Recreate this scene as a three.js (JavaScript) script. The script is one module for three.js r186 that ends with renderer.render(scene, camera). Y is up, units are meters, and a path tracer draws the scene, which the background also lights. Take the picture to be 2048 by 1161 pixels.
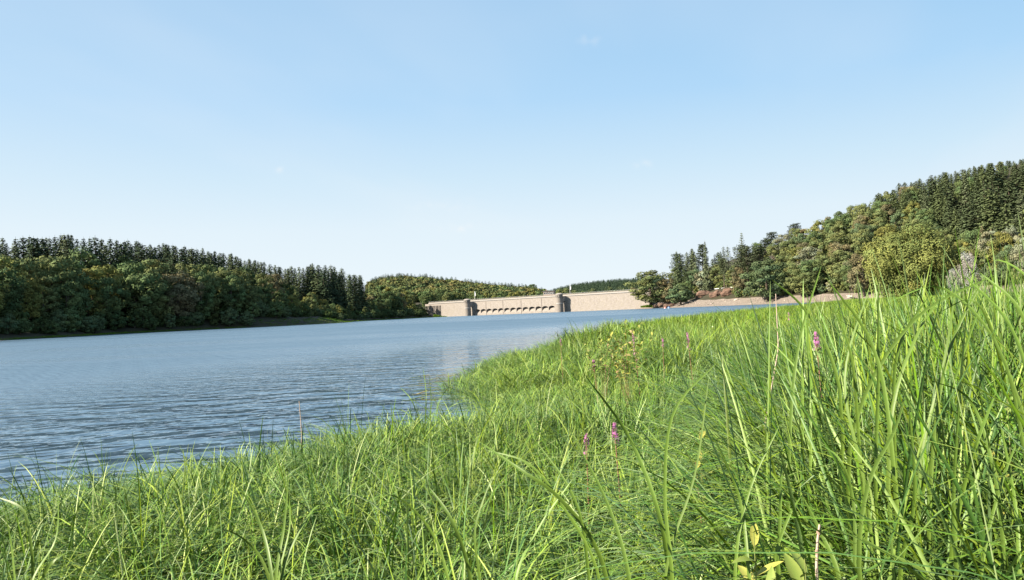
import * as THREE from 'three';
import { mergeGeometries } from 'three/addons/utils/BufferGeometryUtils.js';
import { RoundedBoxGeometry } from 'three/addons/geometries/RoundedBoxGeometry.js';

// ---------------------------------------------------------------- camera, sky, sun, exposure
const scene = new THREE.Scene();
const FOCAL = 1593, PW = 2048, PH = 1161, EYE = 1.6;
const camera = new THREE.PerspectiveCamera(2 * Math.atan(PH / 2 / FOCAL) * 180 / Math.PI, PW / PH, 0.05, 9000);
camera.rotation.order = 'YXZ';
camera.position.set(0, EYE, 0);
camera.rotation.set(Math.atan((623.5 - 580.5) / FOCAL), 0, -2.5 * Math.PI / 180);
camera.updateMatrixWorld(true);
scene.add(camera);

const EXPOSURE = 3.2;
const renderer = new THREE.WebGLRenderer({ antialias: true });
renderer.toneMapping = THREE.LinearToneMapping;
renderer.toneMappingExposure = EXPOSURE;
renderer.shadowMap.enabled = true;

const SUN = new THREE.Vector3(-1, 0.68, 0.32).normalize();
const sun = new THREE.DirectionalLight(0xfff1dc, 4.6);
sun.name = 'sun';
sun.position.copy(SUN).multiplyScalar(600).add(new THREE.Vector3(0, 0, -250));
sun.target.position.set(0, 0, -250);
sun.castShadow = true;
sun.shadow.mapSize.set(4096, 4096);
Object.assign(sun.shadow.camera, { left: -500, right: 500, top: 500, bottom: -500, near: 1, far: 1600 });
scene.add(sun, sun.target);

function rng(seed) { let a = seed >>> 0; return () => { a = (a + 0x6d2b79f5) | 0; let t = Math.imul(a ^ (a >>> 15), 1 | a); t = (t + Math.imul(t ^ (t >>> 7), 61 | t)) ^ t; return ((t ^ (t >>> 14)) >>> 0) / 4294967296; }; }
const { lerp, clamp, smoothstep } = THREE.MathUtils;
function hash(x, y) { let h = Math.imul(x | 0, 374761393) ^ Math.imul(y | 0, 668265263); h = Math.imul(h ^ (h >>> 13), 1274126177); return ((h ^ (h >>> 16)) >>> 0) / 4294967296; }
function noise(x, y) { const i = Math.floor(x), j = Math.floor(y), u = x - i, v = y - j, a = u * u * (3 - 2 * u), b = v * v * (3 - 2 * v); return lerp(lerp(hash(i, j), hash(i + 1, j), a), lerp(hash(i, j + 1), hash(i + 1, j + 1), a), b); }
function fbm(x, y, n = 4) { let s = 0, a = 0.5, t = 0; for (let i = 0; i < n; i++) { s += a * noise(x, y); t += a; a *= 0.5; x = x * 2.03 + 17.1; y = y * 2.03 + 5.7; } return s / t; }
function table(pts) { return (x) => { if (x <= pts[0][0]) return pts[0][1]; for (let i = 1; i < pts.length; i++) if (x <= pts[i][0]) { const [a, b] = pts[i - 1], [c, d] = pts[i]; return lerp(b, d, (x - a) / (c - a)); } return pts[pts.length - 1][1]; }; }

{ // clear late-summer sky: pale at the horizon, deeper blue overhead, whiter towards the sun, thin streaks of cirrus
  const W = 2048, H = 1024, data = new Float32Array(W * H * 4), PUFFS = [[0.111, 0.340, 0.018, 0.009, .28], [-0.285, 0.192, 0.008, 0.004, .7], [0.170, 0.179, 0.012, 0.005, .6], [-0.06, 0.108, 0.03, 0.006, .5], [-0.09, 0.135, 0.06, 0.012, .25]];
  const chan = [
    [[0, .85], [2.5, .82], [6.2, .75], [9.7, .61], [14.9, .42], [21.8, .315], [30, .25], [45, .19], [65, .14], [90, .12]],
    [[0, .935], [2.5, .92], [6.2, .88], [9.7, .805], [14.9, .68], [21.8, .575], [30, .49], [45, .40], [65, .32], [90, .29]],
    [[0, .98], [2.5, .98], [6.2, .97], [9.7, .955], [14.9, .945], [21.8, .865], [30, .79], [45, .69], [65, .60], [90, .56]],
  ].map(table);
  for (let r = 0; r < H; r++) {
    const el = ((r + 0.5) / H - 0.5) * Math.PI, deg = Math.max(0, el * 180 / Math.PI), y = Math.sin(el);
    for (let c = 0; c < W; c++) {
      const az = ((c + 0.5) / W - 0.5) * 2 * Math.PI, x = Math.cos(az) * Math.cos(el), z = Math.sin(az) * Math.cos(el);
      const cs = x * SUN.x + y * SUN.y + z * SUN.z, glow = Math.pow(0.5 + 0.5 * cs, 2.2);
      const k = 1 / (Math.max(y, 0) + 0.12), wisp = smoothstep(fbm(x * k * 1.1 + 3 + z * k * 0.4, z * k * 0.5 - x * k * .2, 5), 0.56, 0.85) * smoothstep(deg, 2, 9) * 0.11; let puff = 0; if (z < -0.6 && deg < 24 && deg > 2) for (const p of PUFFS) { const a = (x / -z - p[0]) / p[2], b = (y / -z - p[1]) / p[3], q = a * a + b * b; if (q < 4) puff = Math.max(puff, p[4] * Math.exp(-q * 1.5) * smoothstep(fbm(x / -z * 160, y / -z * 260, 4), .34, .7)); }
      for (let i = 0; i < 3; i++) {
        let v = chan[i](deg);
        v = lerp(v, [0.93, 0.97, 0.99][i] * 1.02, 0.42 * glow);
        v = lerp(v, 0.96, Math.max(wisp, puff));
        data[(r * W + c) * 4 + i] = v / EXPOSURE;
      }
      data[(r * W + c) * 4 + 3] = 1;
    }
  }
  const sky = new THREE.DataTexture(data, W, H, THREE.RGBAFormat, THREE.FloatType);
  sky.mapping = THREE.EquirectangularReflectionMapping;
  sky.magFilter = sky.minFilter = THREE.LinearFilter;
  sky.needsUpdate = true;
  scene.background = sky; scene.environment = sky;

}

// ---------------------------------------------------------------- projection helpers
const rayOf = (u, v) => new THREE.Vector3((u - PW / 2) / FOCAL, -(v - PH / 2) / FOCAL, -1).applyQuaternion(camera.quaternion);
const onPlane = (u, v, y) => { const d = rayOf(u, v); return d.multiplyScalar((y - EYE) / d.y).add(camera.position); };
const atDepth = (u, v, D) => { const d = rayOf(u, v); return d.multiplyScalar(D / -d.z).add(camera.position); };
const inv = camera.quaternion.clone().invert(), tmp = new THREE.Vector3();
const project = (p) => { tmp.copy(p).sub(camera.position).applyQuaternion(inv); return [PW / 2 + FOCAL * tmp.x / -tmp.z, PH / 2 - FOCAL * tmp.y / -tmp.z, -tmp.z]; };
const horizonAt = (u) => 623.5 - Math.tan(2.5 * Math.PI / 180) * (u - 1024);
const colX = (u, D) => atDepth(u, horizonAt(u), D).x;                       // world x of a column at a depth
const topY = (u, v, D) => atDepth(u, v, D).y;

// ---------------------------------------------------------------- object helpers
const used = new Map();
function numbered(name) { const n = used.get(name) ?? 0; used.set(name, n + 1); return n ? name + '_' + String(n).padStart(3, '0') : name; }
function tag(o, label, category, group) { if (label) o.userData.label = label; if (category) o.userData.category = category; if (group) o.userData.group = group; return o; }
function thing(name, label, category, pos = [0, 0, 0], turn = 0, group) { const o = new THREE.Group(); o.name = numbered(name); o.position.set(...pos); o.rotation.y = turn; scene.add(o); return tag(o, label, category, group); }
function part(name, geo, m, parent) { const o = new THREE.Mesh(geo, m); o.name = name; o.castShadow = o.receiveShadow = true; parent.add(o); return o; }
function top(name, geo, m, label, category, group) { const o = new THREE.Mesh(geo, m); o.name = numbered(name); o.castShadow = o.receiveShadow = true; scene.add(o); return tag(o, label, category, group); }
function struct(name, geo, m, label, category) { const o = top(name, geo, m, label, category); o.userData.kind = 'structure'; return o; }
const ONES = ['', 'first', 'second', 'third', 'fourth', 'fifth', 'sixth', 'seventh', 'eighth', 'ninth', 'tenth', 'eleventh', 'twelfth', 'thirteenth', 'fourteenth', 'fifteenth', 'sixteenth', 'seventeenth', 'eighteenth', 'nineteenth'];
const TENS = ['', '', 'twenty', 'thirty', 'forty', 'fifty', 'sixty', 'seventy', 'eighty', 'ninety'], TENTH = ['', '', 'twentieth', 'thirtieth', 'fortieth', 'fiftieth', 'sixtieth', 'seventieth', 'eightieth', 'ninetieth'];
function ordinal(n) { if (n < 20) return ONES[n]; if (n < 100) return n % 10 ? TENS[Math.floor(n / 10)] + '-' + ONES[n % 10] : TENTH[n / 10]; const r = n % 100, h = ['', 'hundred', 'two-hundred'][Math.floor(n / 100)]; return r ? h + '-and-' + ordinal(r) : h + 'th'; }

class GB { // collects triangles with normals and colours
  constructor() { this.p = []; this.n = []; this.c = []; this.i = []; }
  v(x, y, z, nx, ny, nz, c) { this.p.push(x, y, z); this.n.push(nx, ny, nz); this.c.push(c[0], c[1], c[2]); return this.p.length / 3 - 1; }
  build() { const g = new THREE.BufferGeometry(); g.setAttribute('position', new THREE.Float32BufferAttribute(this.p, 3)); g.setAttribute('normal', new THREE.Float32BufferAttribute(this.n, 3)); g.setAttribute('color', new THREE.Float32BufferAttribute(this.c, 3)); g.setIndex(this.i); return g; }
  tube(pts, radii, sides, c) { // tapered tube through points
    const base = this.p.length / 3, up = new THREE.Vector3(), s = new THREE.Vector3(), t = new THREE.Vector3(), d = new THREE.Vector3();
    pts.forEach((q, k) => {
      t.copy(pts[Math.min(k + 1, pts.length - 1)]).sub(pts[Math.max(k - 1, 0)]).normalize();
      up.set(0.3, 0.1, 1); s.crossVectors(t, up).normalize(); up.crossVectors(s, t);
      for (let a = 0; a < sides; a++) { const w = a / sides * 2 * Math.PI; d.copy(s).multiplyScalar(Math.cos(w)).addScaledVector(up, Math.sin(w)); this.v(q.x + d.x * radii[k], q.y + d.y * radii[k], q.z + d.z * radii[k], d.x, d.y, d.z, c); }
    });
    for (let k = 0; k + 1 < pts.length; k++) for (let a = 0; a < sides; a++) { const b = (a + 1) % sides, A = base + k * sides + a, B = base + k * sides + b; this.i.push(A, A + sides, B, B, A + sides, B + sides); }
    const e = base + (pts.length - 1) * sides; for (let a = 1; a + 1 < sides; a++) this.i.push(e, e + a + 1, e + a);
  }
}
const V = (x, y, z) => new THREE.Vector3(x, y, z);

// ---------------------------------------------------------------- textures and materials
function canvasTex(w, h, draw, srgb = true) { const c = document.createElement('canvas'); c.width = w; c.height = h; draw(c.getContext('2d'), w, h); const t = new THREE.CanvasTexture(c); t.wrapS = t.wrapT = THREE.RepeatWrapping; if (srgb) t.colorSpace = THREE.SRGBColorSpace; return t; }
function byteTex(n, f, srgb = true) { const d = new Uint8Array(n * n * 4); for (let y = 0; y < n; y++) for (let x = 0; x < n; x++) { const c = f(x / n, y / n, x, y); for (let i = 0; i < 3; i++) d[(y * n + x) * 4 + i] = clamp(Math.round(c[i] * 255), 0, 255); d[(y * n + x) * 4 + 3] = 255; } const t = new THREE.DataTexture(d, n, n); t.wrapS = t.wrapT = THREE.RepeatWrapping; t.magFilter = THREE.LinearFilter; if (srgb) t.colorSpace = THREE.SRGBColorSpace; t.needsUpdate = true; return t; }
const pn = (u, v, f) => { // tileable fbm
  let s = 0, a = 0.5, t = 0; for (let o = 0; o < 5; o++) { const i = Math.floor(u * f), j = Math.floor(v * f), x = u * f - i, y = v * f - j, sx = x * x * (3 - 2 * x), sy = y * y * (3 - 2 * y), H = (p, q) => hash(((p % f) + f) % f + o * 131, ((q % f) + f) % f + o * 57); s += a * lerp(lerp(H(i, j), H(i + 1, j), sx), lerp(H(i, j + 1), H(i + 1, j + 1), sx), sy); t += a; a *= 0.55; f *= 2; } return s / t; };
const std = (r, g, b, rough = 0.9, extra = {}) => { const m = new THREE.MeshStandardMaterial({ roughness: rough, ...extra }); m.color.setRGB(r, g, b); return m; };
function leafMat(r, g, b, through = 0.35, coat = 0) { const m = new THREE.MeshPhysicalMaterial({ roughness: coat ? 0.5 : 0.9, vertexColors: true, side: THREE.DoubleSide, ior: 1.4, specularIntensity: coat ? 0.9 : 0.3 }); if (through > 0.5) { m.transmission = through; m.thickness = 0; } m.color.setRGB(r, g, b); return m; }
const barkMat = std(0.11, 0.085, 0.065, 0.95), paleBark = std(0.42, 0.38, 0.33, 0.9), concrete = std(0.29, 0.28, 0.265, 0.85), steel = std(0.33, 0.34, 0.34, 0.5, { metalness: 0.3 }), white = std(0.78, 0.78, 0.76, 0.6);

// ---------------------------------------------------------------- water
function waveMap(n, L) { // tileable normal map of wind ripples: slopes of a sum of waves in all lengths, rougher and calmer patches
  const R = rng(77), waves = [];
  for (let k = 0; k < 64; k++) {
    const len = 0.075 * Math.pow(13, R() ** 1.15), th = -0.9 + (R() + R() + R() - 1.5) * 2.6, kx = Math.round(L / len * Math.cos(th)), ky = Math.round(L / len * Math.sin(th));
    if (!kx && !ky) continue;
    waves.push([kx, ky, R() * 6.283, 0.034 * (0.6 + 0.8 * R()) * (len > 0.35 ? 0.8 : 1.1)]);
  }
  const sx = new Float32Array(n * n), sy = new Float32Array(n * n), env = new Float32Array(n * n);
  for (let j = 0; j < n; j++) for (let i = 0; i < n; i++) env[j * n + i] = 0.55 + 0.9 * smoothstep(pn(i / n, j / n, 5), 0.25, 0.75);
  for (const [kx, ky, ph, s] of waves) {
    const kk = Math.hypot(kx, ky), ax = s * kx / kk, ay = s * ky / kk;
    for (let j = 0; j < n; j++) {
      let c = Math.cos(ph + 2 * Math.PI * ky * j / n), d = Math.sin(ph + 2 * Math.PI * ky * j / n); const rc = Math.cos(2 * Math.PI * kx / n), rs = Math.sin(2 * Math.PI * kx / n);
      for (let i = 0; i < n; i++) { const q = c + 0.35 * c * c * c; sx[j * n + i] += ax * q; sy[j * n + i] += ay * q; const e = c * rc - d * rs; d = c * rs + d * rc; c = e; }
    }
  }
  return byteTex(n, (u, v, x, y) => { const e = env[y * n + x], a = -sx[y * n + x] * e, b = -sy[y * n + x] * e, l = 1 / Math.hypot(a, b, 1); return [a * l * .5 + .5, b * l * .5 + .5, l * .5 + .5]; }, false);
}
function chopMap(n, L) { // tileable heights of a longer, broken chop
  const R = rng(78), w = []; for (let k = 0; k < 44; k++) { const len = 0.26 * Math.pow(7, R()), th = -1.1 + (R() + R() - 1) * 1.5, kx = Math.round(L / len * Math.cos(th)), ky = Math.round(L / len * Math.sin(th)); if (kx || ky) w.push([kx, ky, R() * 6.283, len]); }
  const h = new Float32Array(n * n); for (const [kx, ky, ph, len] of w) for (let j = 0; j < n; j++) { let c = Math.cos(ph + 2 * Math.PI * ky * j / n), d = Math.sin(ph + 2 * Math.PI * ky * j / n); const rc = Math.cos(2 * Math.PI * kx / n), rs = Math.sin(2 * Math.PI * kx / n); for (let i = 0; i < n; i++) { h[j * n + i] += len * c; const e = c * rc - d * rs; d = c * rs + d * rc; c = e; } }
  const data = new Float32Array(n * n * 4); for (let j = 0; j < n; j++) for (let i = 0; i < n; i++) { const v = 0.5 + h[j * n + i] / 40 * (0.5 + 1.0 * smoothstep(pn(i / n, j / n, 4), .3, .7)); for (let q = 0; q < 3; q++) data[(j * n + i) * 4 + q] = v; data[(j * n + i) * 4 + 3] = 1; }
  const t = new THREE.DataTexture(data, n, n, THREE.RGBAFormat, THREE.FloatType); t.wrapS = t.wrapT = THREE.RepeatWrapping; t.magFilter = THREE.LinearFilter; t.needsUpdate = true; return t; }
const WAVE = 8;
const waterMat = new THREE.MeshPhysicalMaterial({ roughness: 1, ior: 1.333, normalMap: waveMap(1024, WAVE) });
waterMat.color.setRGB(0.070, 0.122, 0.176);
waterMat.normalScale.set(0.55, 0.55);
waterMat.bumpMap = chopMap(512, 21.3); waterMat.bumpMap.repeat.set(WAVE / 21.3, WAVE / 21.3); waterMat.bumpScale = 0.20;
// ---------------------------------------------------------------- terrain
const shoreL = table([[-640, -40], [-545, -56], [-470, -72], [-400, -81], [-362, -74], [-330, -70.5], [-300, -73], [-286, -80], [-270, -97], [-243, -116], [-186, -120], [-100, -122], [40, -125]]);
const shoreR = table([[-640, 60], [-440, 68], [-430, 77], [-385, 80], [-327, 111], [-310, 120], [-290, 134], [-240, 137], [-150, 140], [40, 150]]);
function hillL(d, z) {
  if (d < 0) return 0.1 * d + 0.02;
  return 0.14 * Math.min(d, 6) + 0.22 * Math.max(0, d - 4) * (1 - 0.0009 * Math.min(d, 300)) + (fbm(d * 0.05, z * 0.03) - 0.5) * 3 * smoothstep(d, 4, 30);
}
function hillR(d, z) {
  if (d < 0) return 0.12 * d + 0.02;
  const bank = 0.30 * Math.min(d, 9), up = Math.max(0, d - 9);
  const s = lerp(0.44, 0.30, smoothstep(-z, 330, 450));
  return bank + s * Math.min(up, 150) + 0.1 * Math.max(0, up - 150) + (fbm(d * 0.06 + 9, z * 0.04) - 0.5) * 3 * smoothstep(d, 6, 30);
}
function strip(side, shore, hill, zs, ds, bump = 0) {
  const pos = [], uv = [], idx = [];
  zs.forEach((z) => ds.forEach((d) => { const x = shore(z) + side * d, y = hill(d, z) + (d > 0 ? (noise(x * 0.4, z * 0.4) - 0.5) * bump * Math.min(1, d / 3) : 0); pos.push(x, y, z); uv.push(x / 10, z / 10); }));
  const m = ds.length; for (let i = 0; i + 1 < zs.length; i++) for (let j = 0; j + 1 < m; j++) { const a = i * m + j; side > 0 ? idx.push(a, a + 1, a + m, a + 1, a + m + 1, a + m) : idx.push(a, a + m, a + 1, a + 1, a + m, a + m + 1); }
  const g = new THREE.BufferGeometry(); g.setAttribute('position', new THREE.Float32BufferAttribute(pos, 3)); g.setAttribute('uv', new THREE.Float32BufferAttribute(uv, 2)); g.setIndex(idx); g.computeVertexNormals(); return g;
}
const steps = (a, b, n) => Array.from({ length: n + 1 }, (_, i) => a + (b - a) * i / n);
const floorTex = byteTex(512, (u, v) => { const a = pn(u, v, 6), b = pn(u, v, 40), k = 0.45 + 0.5 * b; return [(0.20 + 0.10 * a) * k, (0.21 + 0.06 * a) * k, 0.13 * k]; });
const forestFloor = new THREE.MeshStandardMaterial({ map: floorTex, roughness: 1 });
const dD = [-14, -8, -4, -2, -1, 0, 1, 2, 3, 4, 5, 6, 7, 8, 9, 10, 12, 14, 17, 20, 24, 28, 33, 38, 45, 55, 65, 80, 100, 120, 150, 190, 240, 320];
{
  const g = strip(-1, shoreL, hillL, steps(30, -640, 160), dD, 0.5);
  struct('left_hill', g, forestFloor, 'wooded hillside rising from the lake at the left', 'hill');
  // the right bank shows bare stones left by the lowered water, wood floor above them
  const tex = byteTex(1024, (u, v) => { const a = pn(u, v, 8), b = pn(u, v, 90), c = hash(Math.floor(u * 300), Math.floor(v * 300)); const k = 0.62 + 0.5 * b + 0.22 * (c - 0.5); return [(0.49 + 0.06 * a) * k, (0.455 + 0.05 * a) * k, (0.415 + 0.05 * a) * k]; });
  const stones = new THREE.MeshStandardMaterial({ map: tex, roughness: 0.95, bumpMap: tex, bumpScale: 0.12 });
  struct('stony_bank', strip(1, shoreR, hillR, steps(30, -470, 220), [-14, -8, -4, -2, -1, 0, .6, 1.2, 1.8, 2.4, 3, 3.6, 4.2, 5, 6, 7, 8, 9, 10], 0.5), stones, 'bare pale pinkish stone bank between the water and the right wood', 'bank');
  struct('right_hill', strip(1, shoreR, (d, z) => hillR(d, z), steps(30, -640, 150), dD.filter((d) => d >= 10), 0.5), forestFloor, 'steep wooded hillside at the right of the lake', 'hill');
}

// the meadow the photographer stands on: the line of its edge on the water, from left to right
const EDGE_PX = [[0, 968], [130, 940], [300, 900], [450, 880], [600, 850], [750, 822], [830, 818], [880, 814], [960, 803], [1012, 785], [990, 767], [935, 758], [925, 740], [950, 720], [1000, 699], [1080, 687], [1200, 661], [1300, 648], [1400, 636], [1500, 624.5], [1580, 615], [1640, 608.6]];
const EDGE = [V(-60, 0, 6), V(-22, 0, 0), V(-9, 0, -3.6), ...EDGE_PX.map(([u, v]) => onPlane(u, v, 0.40)), V(colX(1690, 262), 0, -262), V(shoreR(-275) + 3, 0, -275)].map((p) => [p.x, p.z]);
const POLY = [...EDGE, [190, -275], [190, 40], [-60, 40]];
function edgeDist(x, z) { // metres inside the meadow (positive) or out on the water (negative)
  let d = 1e9, inside = false;
  for (let i = 0; i + 1 < EDGE.length; i++) { const [ax, az] = EDGE[i], [bx, bz] = EDGE[i + 1], dx = bx - ax, dz = bz - az, t = clamp(((x - ax) * dx + (z - az) * dz) / (dx * dx + dz * dz), 0, 1); d = Math.min(d, Math.hypot(x - ax - t * dx, z - az - t * dz)); }
  for (let i = 0, j = POLY.length - 1; i < POLY.length; j = i++) { const [xi, zi] = POLY[i], [xj, zj] = POLY[j]; if ((zi > z) !== (zj > z) && x < (xj - xi) * (z - zi) / (zj - zi) + xi) inside = !inside; }
  return inside ? d : -d;
}
function meadowY(x, z, d = edgeDist(x, z)) {
  if (d < 0) return Math.max(-1.2, 0.22 * d - 0.02);
  return 0.20 * smoothstep(d, 0, 2.5) + 0.22 * smoothstep(x, 0.3, 3.5) * smoothstep(-z, 14, 5) + (fbm(x * 0.35, z * 0.35, 3) - 0.5) * 0.16 * smoothstep(d, 0, 2) - 0.02;
}
{
  const grade = (a, b, n, p) => Array.from({ length: n + 1 }, (_, i) => { const t = i / n; return a + (b - a) * Math.pow(t, p); });
  const xs = [...grade(0, -60, 70, 2.2).reverse().slice(0, -1), ...grade(0, 190, 110, 2.4)], zs = [...grade(0, 40, 24, 1.8).reverse().slice(0, -1), ...grade(0, -285, 170, 2.2)];
  const pos = [], uv = [], idx = [], m = xs.length;
  for (const z of zs) for (const x of xs) { pos.push(x, meadowY(x, z), z); uv.push(x / 3, z / 3); }
  for (let i = 0; i + 1 < zs.length; i++) for (let j = 0; j + 1 < m; j++) { const a = i * m + j; idx.push(a, a + 1, a + m, a + 1, a + m + 1, a + m); }
  const g = new THREE.BufferGeometry(); g.setAttribute('position', new THREE.Float32BufferAttribute(pos, 3)); g.setAttribute('uv', new THREE.Float32BufferAttribute(uv, 2)); 
  const flip = []; for (let i = 0; i < idx.length; i += 3) flip.push(idx[i], idx[i + 2], idx[i + 1]); g.setIndex(flip); g.computeVertexNormals(); if (g.attributes.normal.getY(m * 30 + 40) < 0) { g.setIndex(idx); g.computeVertexNormals(); }
  const soil = byteTex(512, (u, v) => { const a = pn(u, v, 5), b = pn(u, v, 50), k = 0.5 + 0.6 * b; return [(0.24 + 0.08 * a) * k, (0.26 + 0.06 * a) * k, 0.12 * k]; });
  struct('meadow_ground', g, new THREE.MeshStandardMaterial({ map: soil, roughness: 1 }), 'damp dark soil of the lakeside meadow under the grass', 'ground');
}
{ // the lake: calm and glossy near the meadow, ruffled by gusts farther out
  const X0 = -330, Z0 = 40, XW = 660, ZW = 680;
  const wind = byteTex(512, (u, v) => { const x = X0 + u * XW, z = Z0 - v * ZW, d = z > -150 ? Math.max(0, -edgeDist(x, z)) : 60, g = fbm(x * 0.010 + 3, z * 0.035, 4), h = fbm(x * 0.03, z * 0.12 + 8, 3), r = lerp(0.08, lerp(0.26, 0.44, smoothstep(g * .6 + h * .4, 0.36, 0.62)), smoothstep(d, 2, 24)); return [r, r, r]; }, false);
  wind.wrapS = wind.wrapT = THREE.ClampToEdgeWrapping; wind.channel = 1; waterMat.roughnessMap = wind;
  const g = new THREE.BufferGeometry(), pos = [], uv = [], uv1 = [];
  for (const [a, b] of [[0, 0], [1, 0], [0, 1], [1, 1]]) { const x = X0 + a * XW, z = Z0 - b * ZW; pos.push(x, 0, z); uv.push(x / WAVE, -z / WAVE); uv1.push(a, b); }
  g.setAttribute('position', new THREE.Float32BufferAttribute(pos, 3)); g.setAttribute('uv', new THREE.Float32BufferAttribute(uv, 2)); g.setAttribute('uv1', new THREE.Float32BufferAttribute(uv1, 2)); g.setIndex([0, 1, 2, 1, 3, 2]); g.computeVertexNormals();
  struct('lake', g, waterMat, 'wind-rippled blue reservoir water stretching from the meadow to the dam', 'lake');
}
// far hills behind the dam
const ridgeL = table([[640, 590], [700, 572], [770, 552], [800, 549], [850, 551], [900, 556], [950, 563], [1000, 568], [1050, 571], [1085, 578], [1110, 590], [1140, 610], [1180, 624]]);
const ridgeR = table([[1040, 622], [1080, 590], [1110, 577], [1150, 567], [1200, 560.5], [1250, 557.5], [1290, 556], [1400, 550], [1700, 560]]);
const ZL = -1050, ZR = -1500;
function farL(x, z) { const u = project(V(x, 10, z))[0], c = topY(u, ridgeL(u), -ZL) - 14, t = smoothstep(-z, 575, -ZL); return Math.max(2, lerp(5, Math.max(c, 3), Math.pow(t, 0.8)) * (z < ZL ? 1 : 1)) + (fbm(x * 0.01, z * 0.01) - .5) * 10 * t * (1 - t) * 3; }
function farR(x, z) { const u = project(V(x, 10, z))[0], c = topY(u, ridgeR(u), -ZR) - 15, t = smoothstep(-z, 820, -ZR); return Math.max(-2, lerp(-2, Math.max(c, -2), t)); }
function field(f, x0, x1, nx, z0, z1, nz) { const pos = [], uv = [], idx = []; for (let j = 0; j <= nz; j++) for (let i = 0; i <= nx; i++) { const x = lerp(x0, x1, i / nx), z = lerp(z0, z1, j / nz); pos.push(x, f(x, z), z); uv.push(x / 10, z / 10); } const m = nx + 1; for (let j = 0; j < nz; j++) for (let i = 0; i < nx; i++) { const a = j * m + i; idx.push(a, a + 1, a + m, a + 1, a + m + 1, a + m); } const g = new THREE.BufferGeometry(); g.setAttribute('position', new THREE.Float32BufferAttribute(pos, 3)); g.setAttribute('uv', new THREE.Float32BufferAttribute(uv, 2)); g.setIndex(idx); g.computeVertexNormals(); return g; }
struct('far_hill', field(farL, -420, 190, 90, -600, -1300, 70), forestFloor, 'low wooded hill behind the dam', 'hill');
struct('distant_hill', field(farR, -40, 900, 90, -830, -1900, 60), forestFloor, 'distant bluish hill behind the right end of the dam', 'hill');
{ const g = new THREE.PlaneGeometry(14000, 14000); g.rotateX(-Math.PI / 2); const m = top('ground', g, std(0.07, 0.075, 0.05, 1), 'land under and far beyond the lake', 'ground'); m.position.y = -4; m.userData.kind = 'structure'; }

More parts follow.
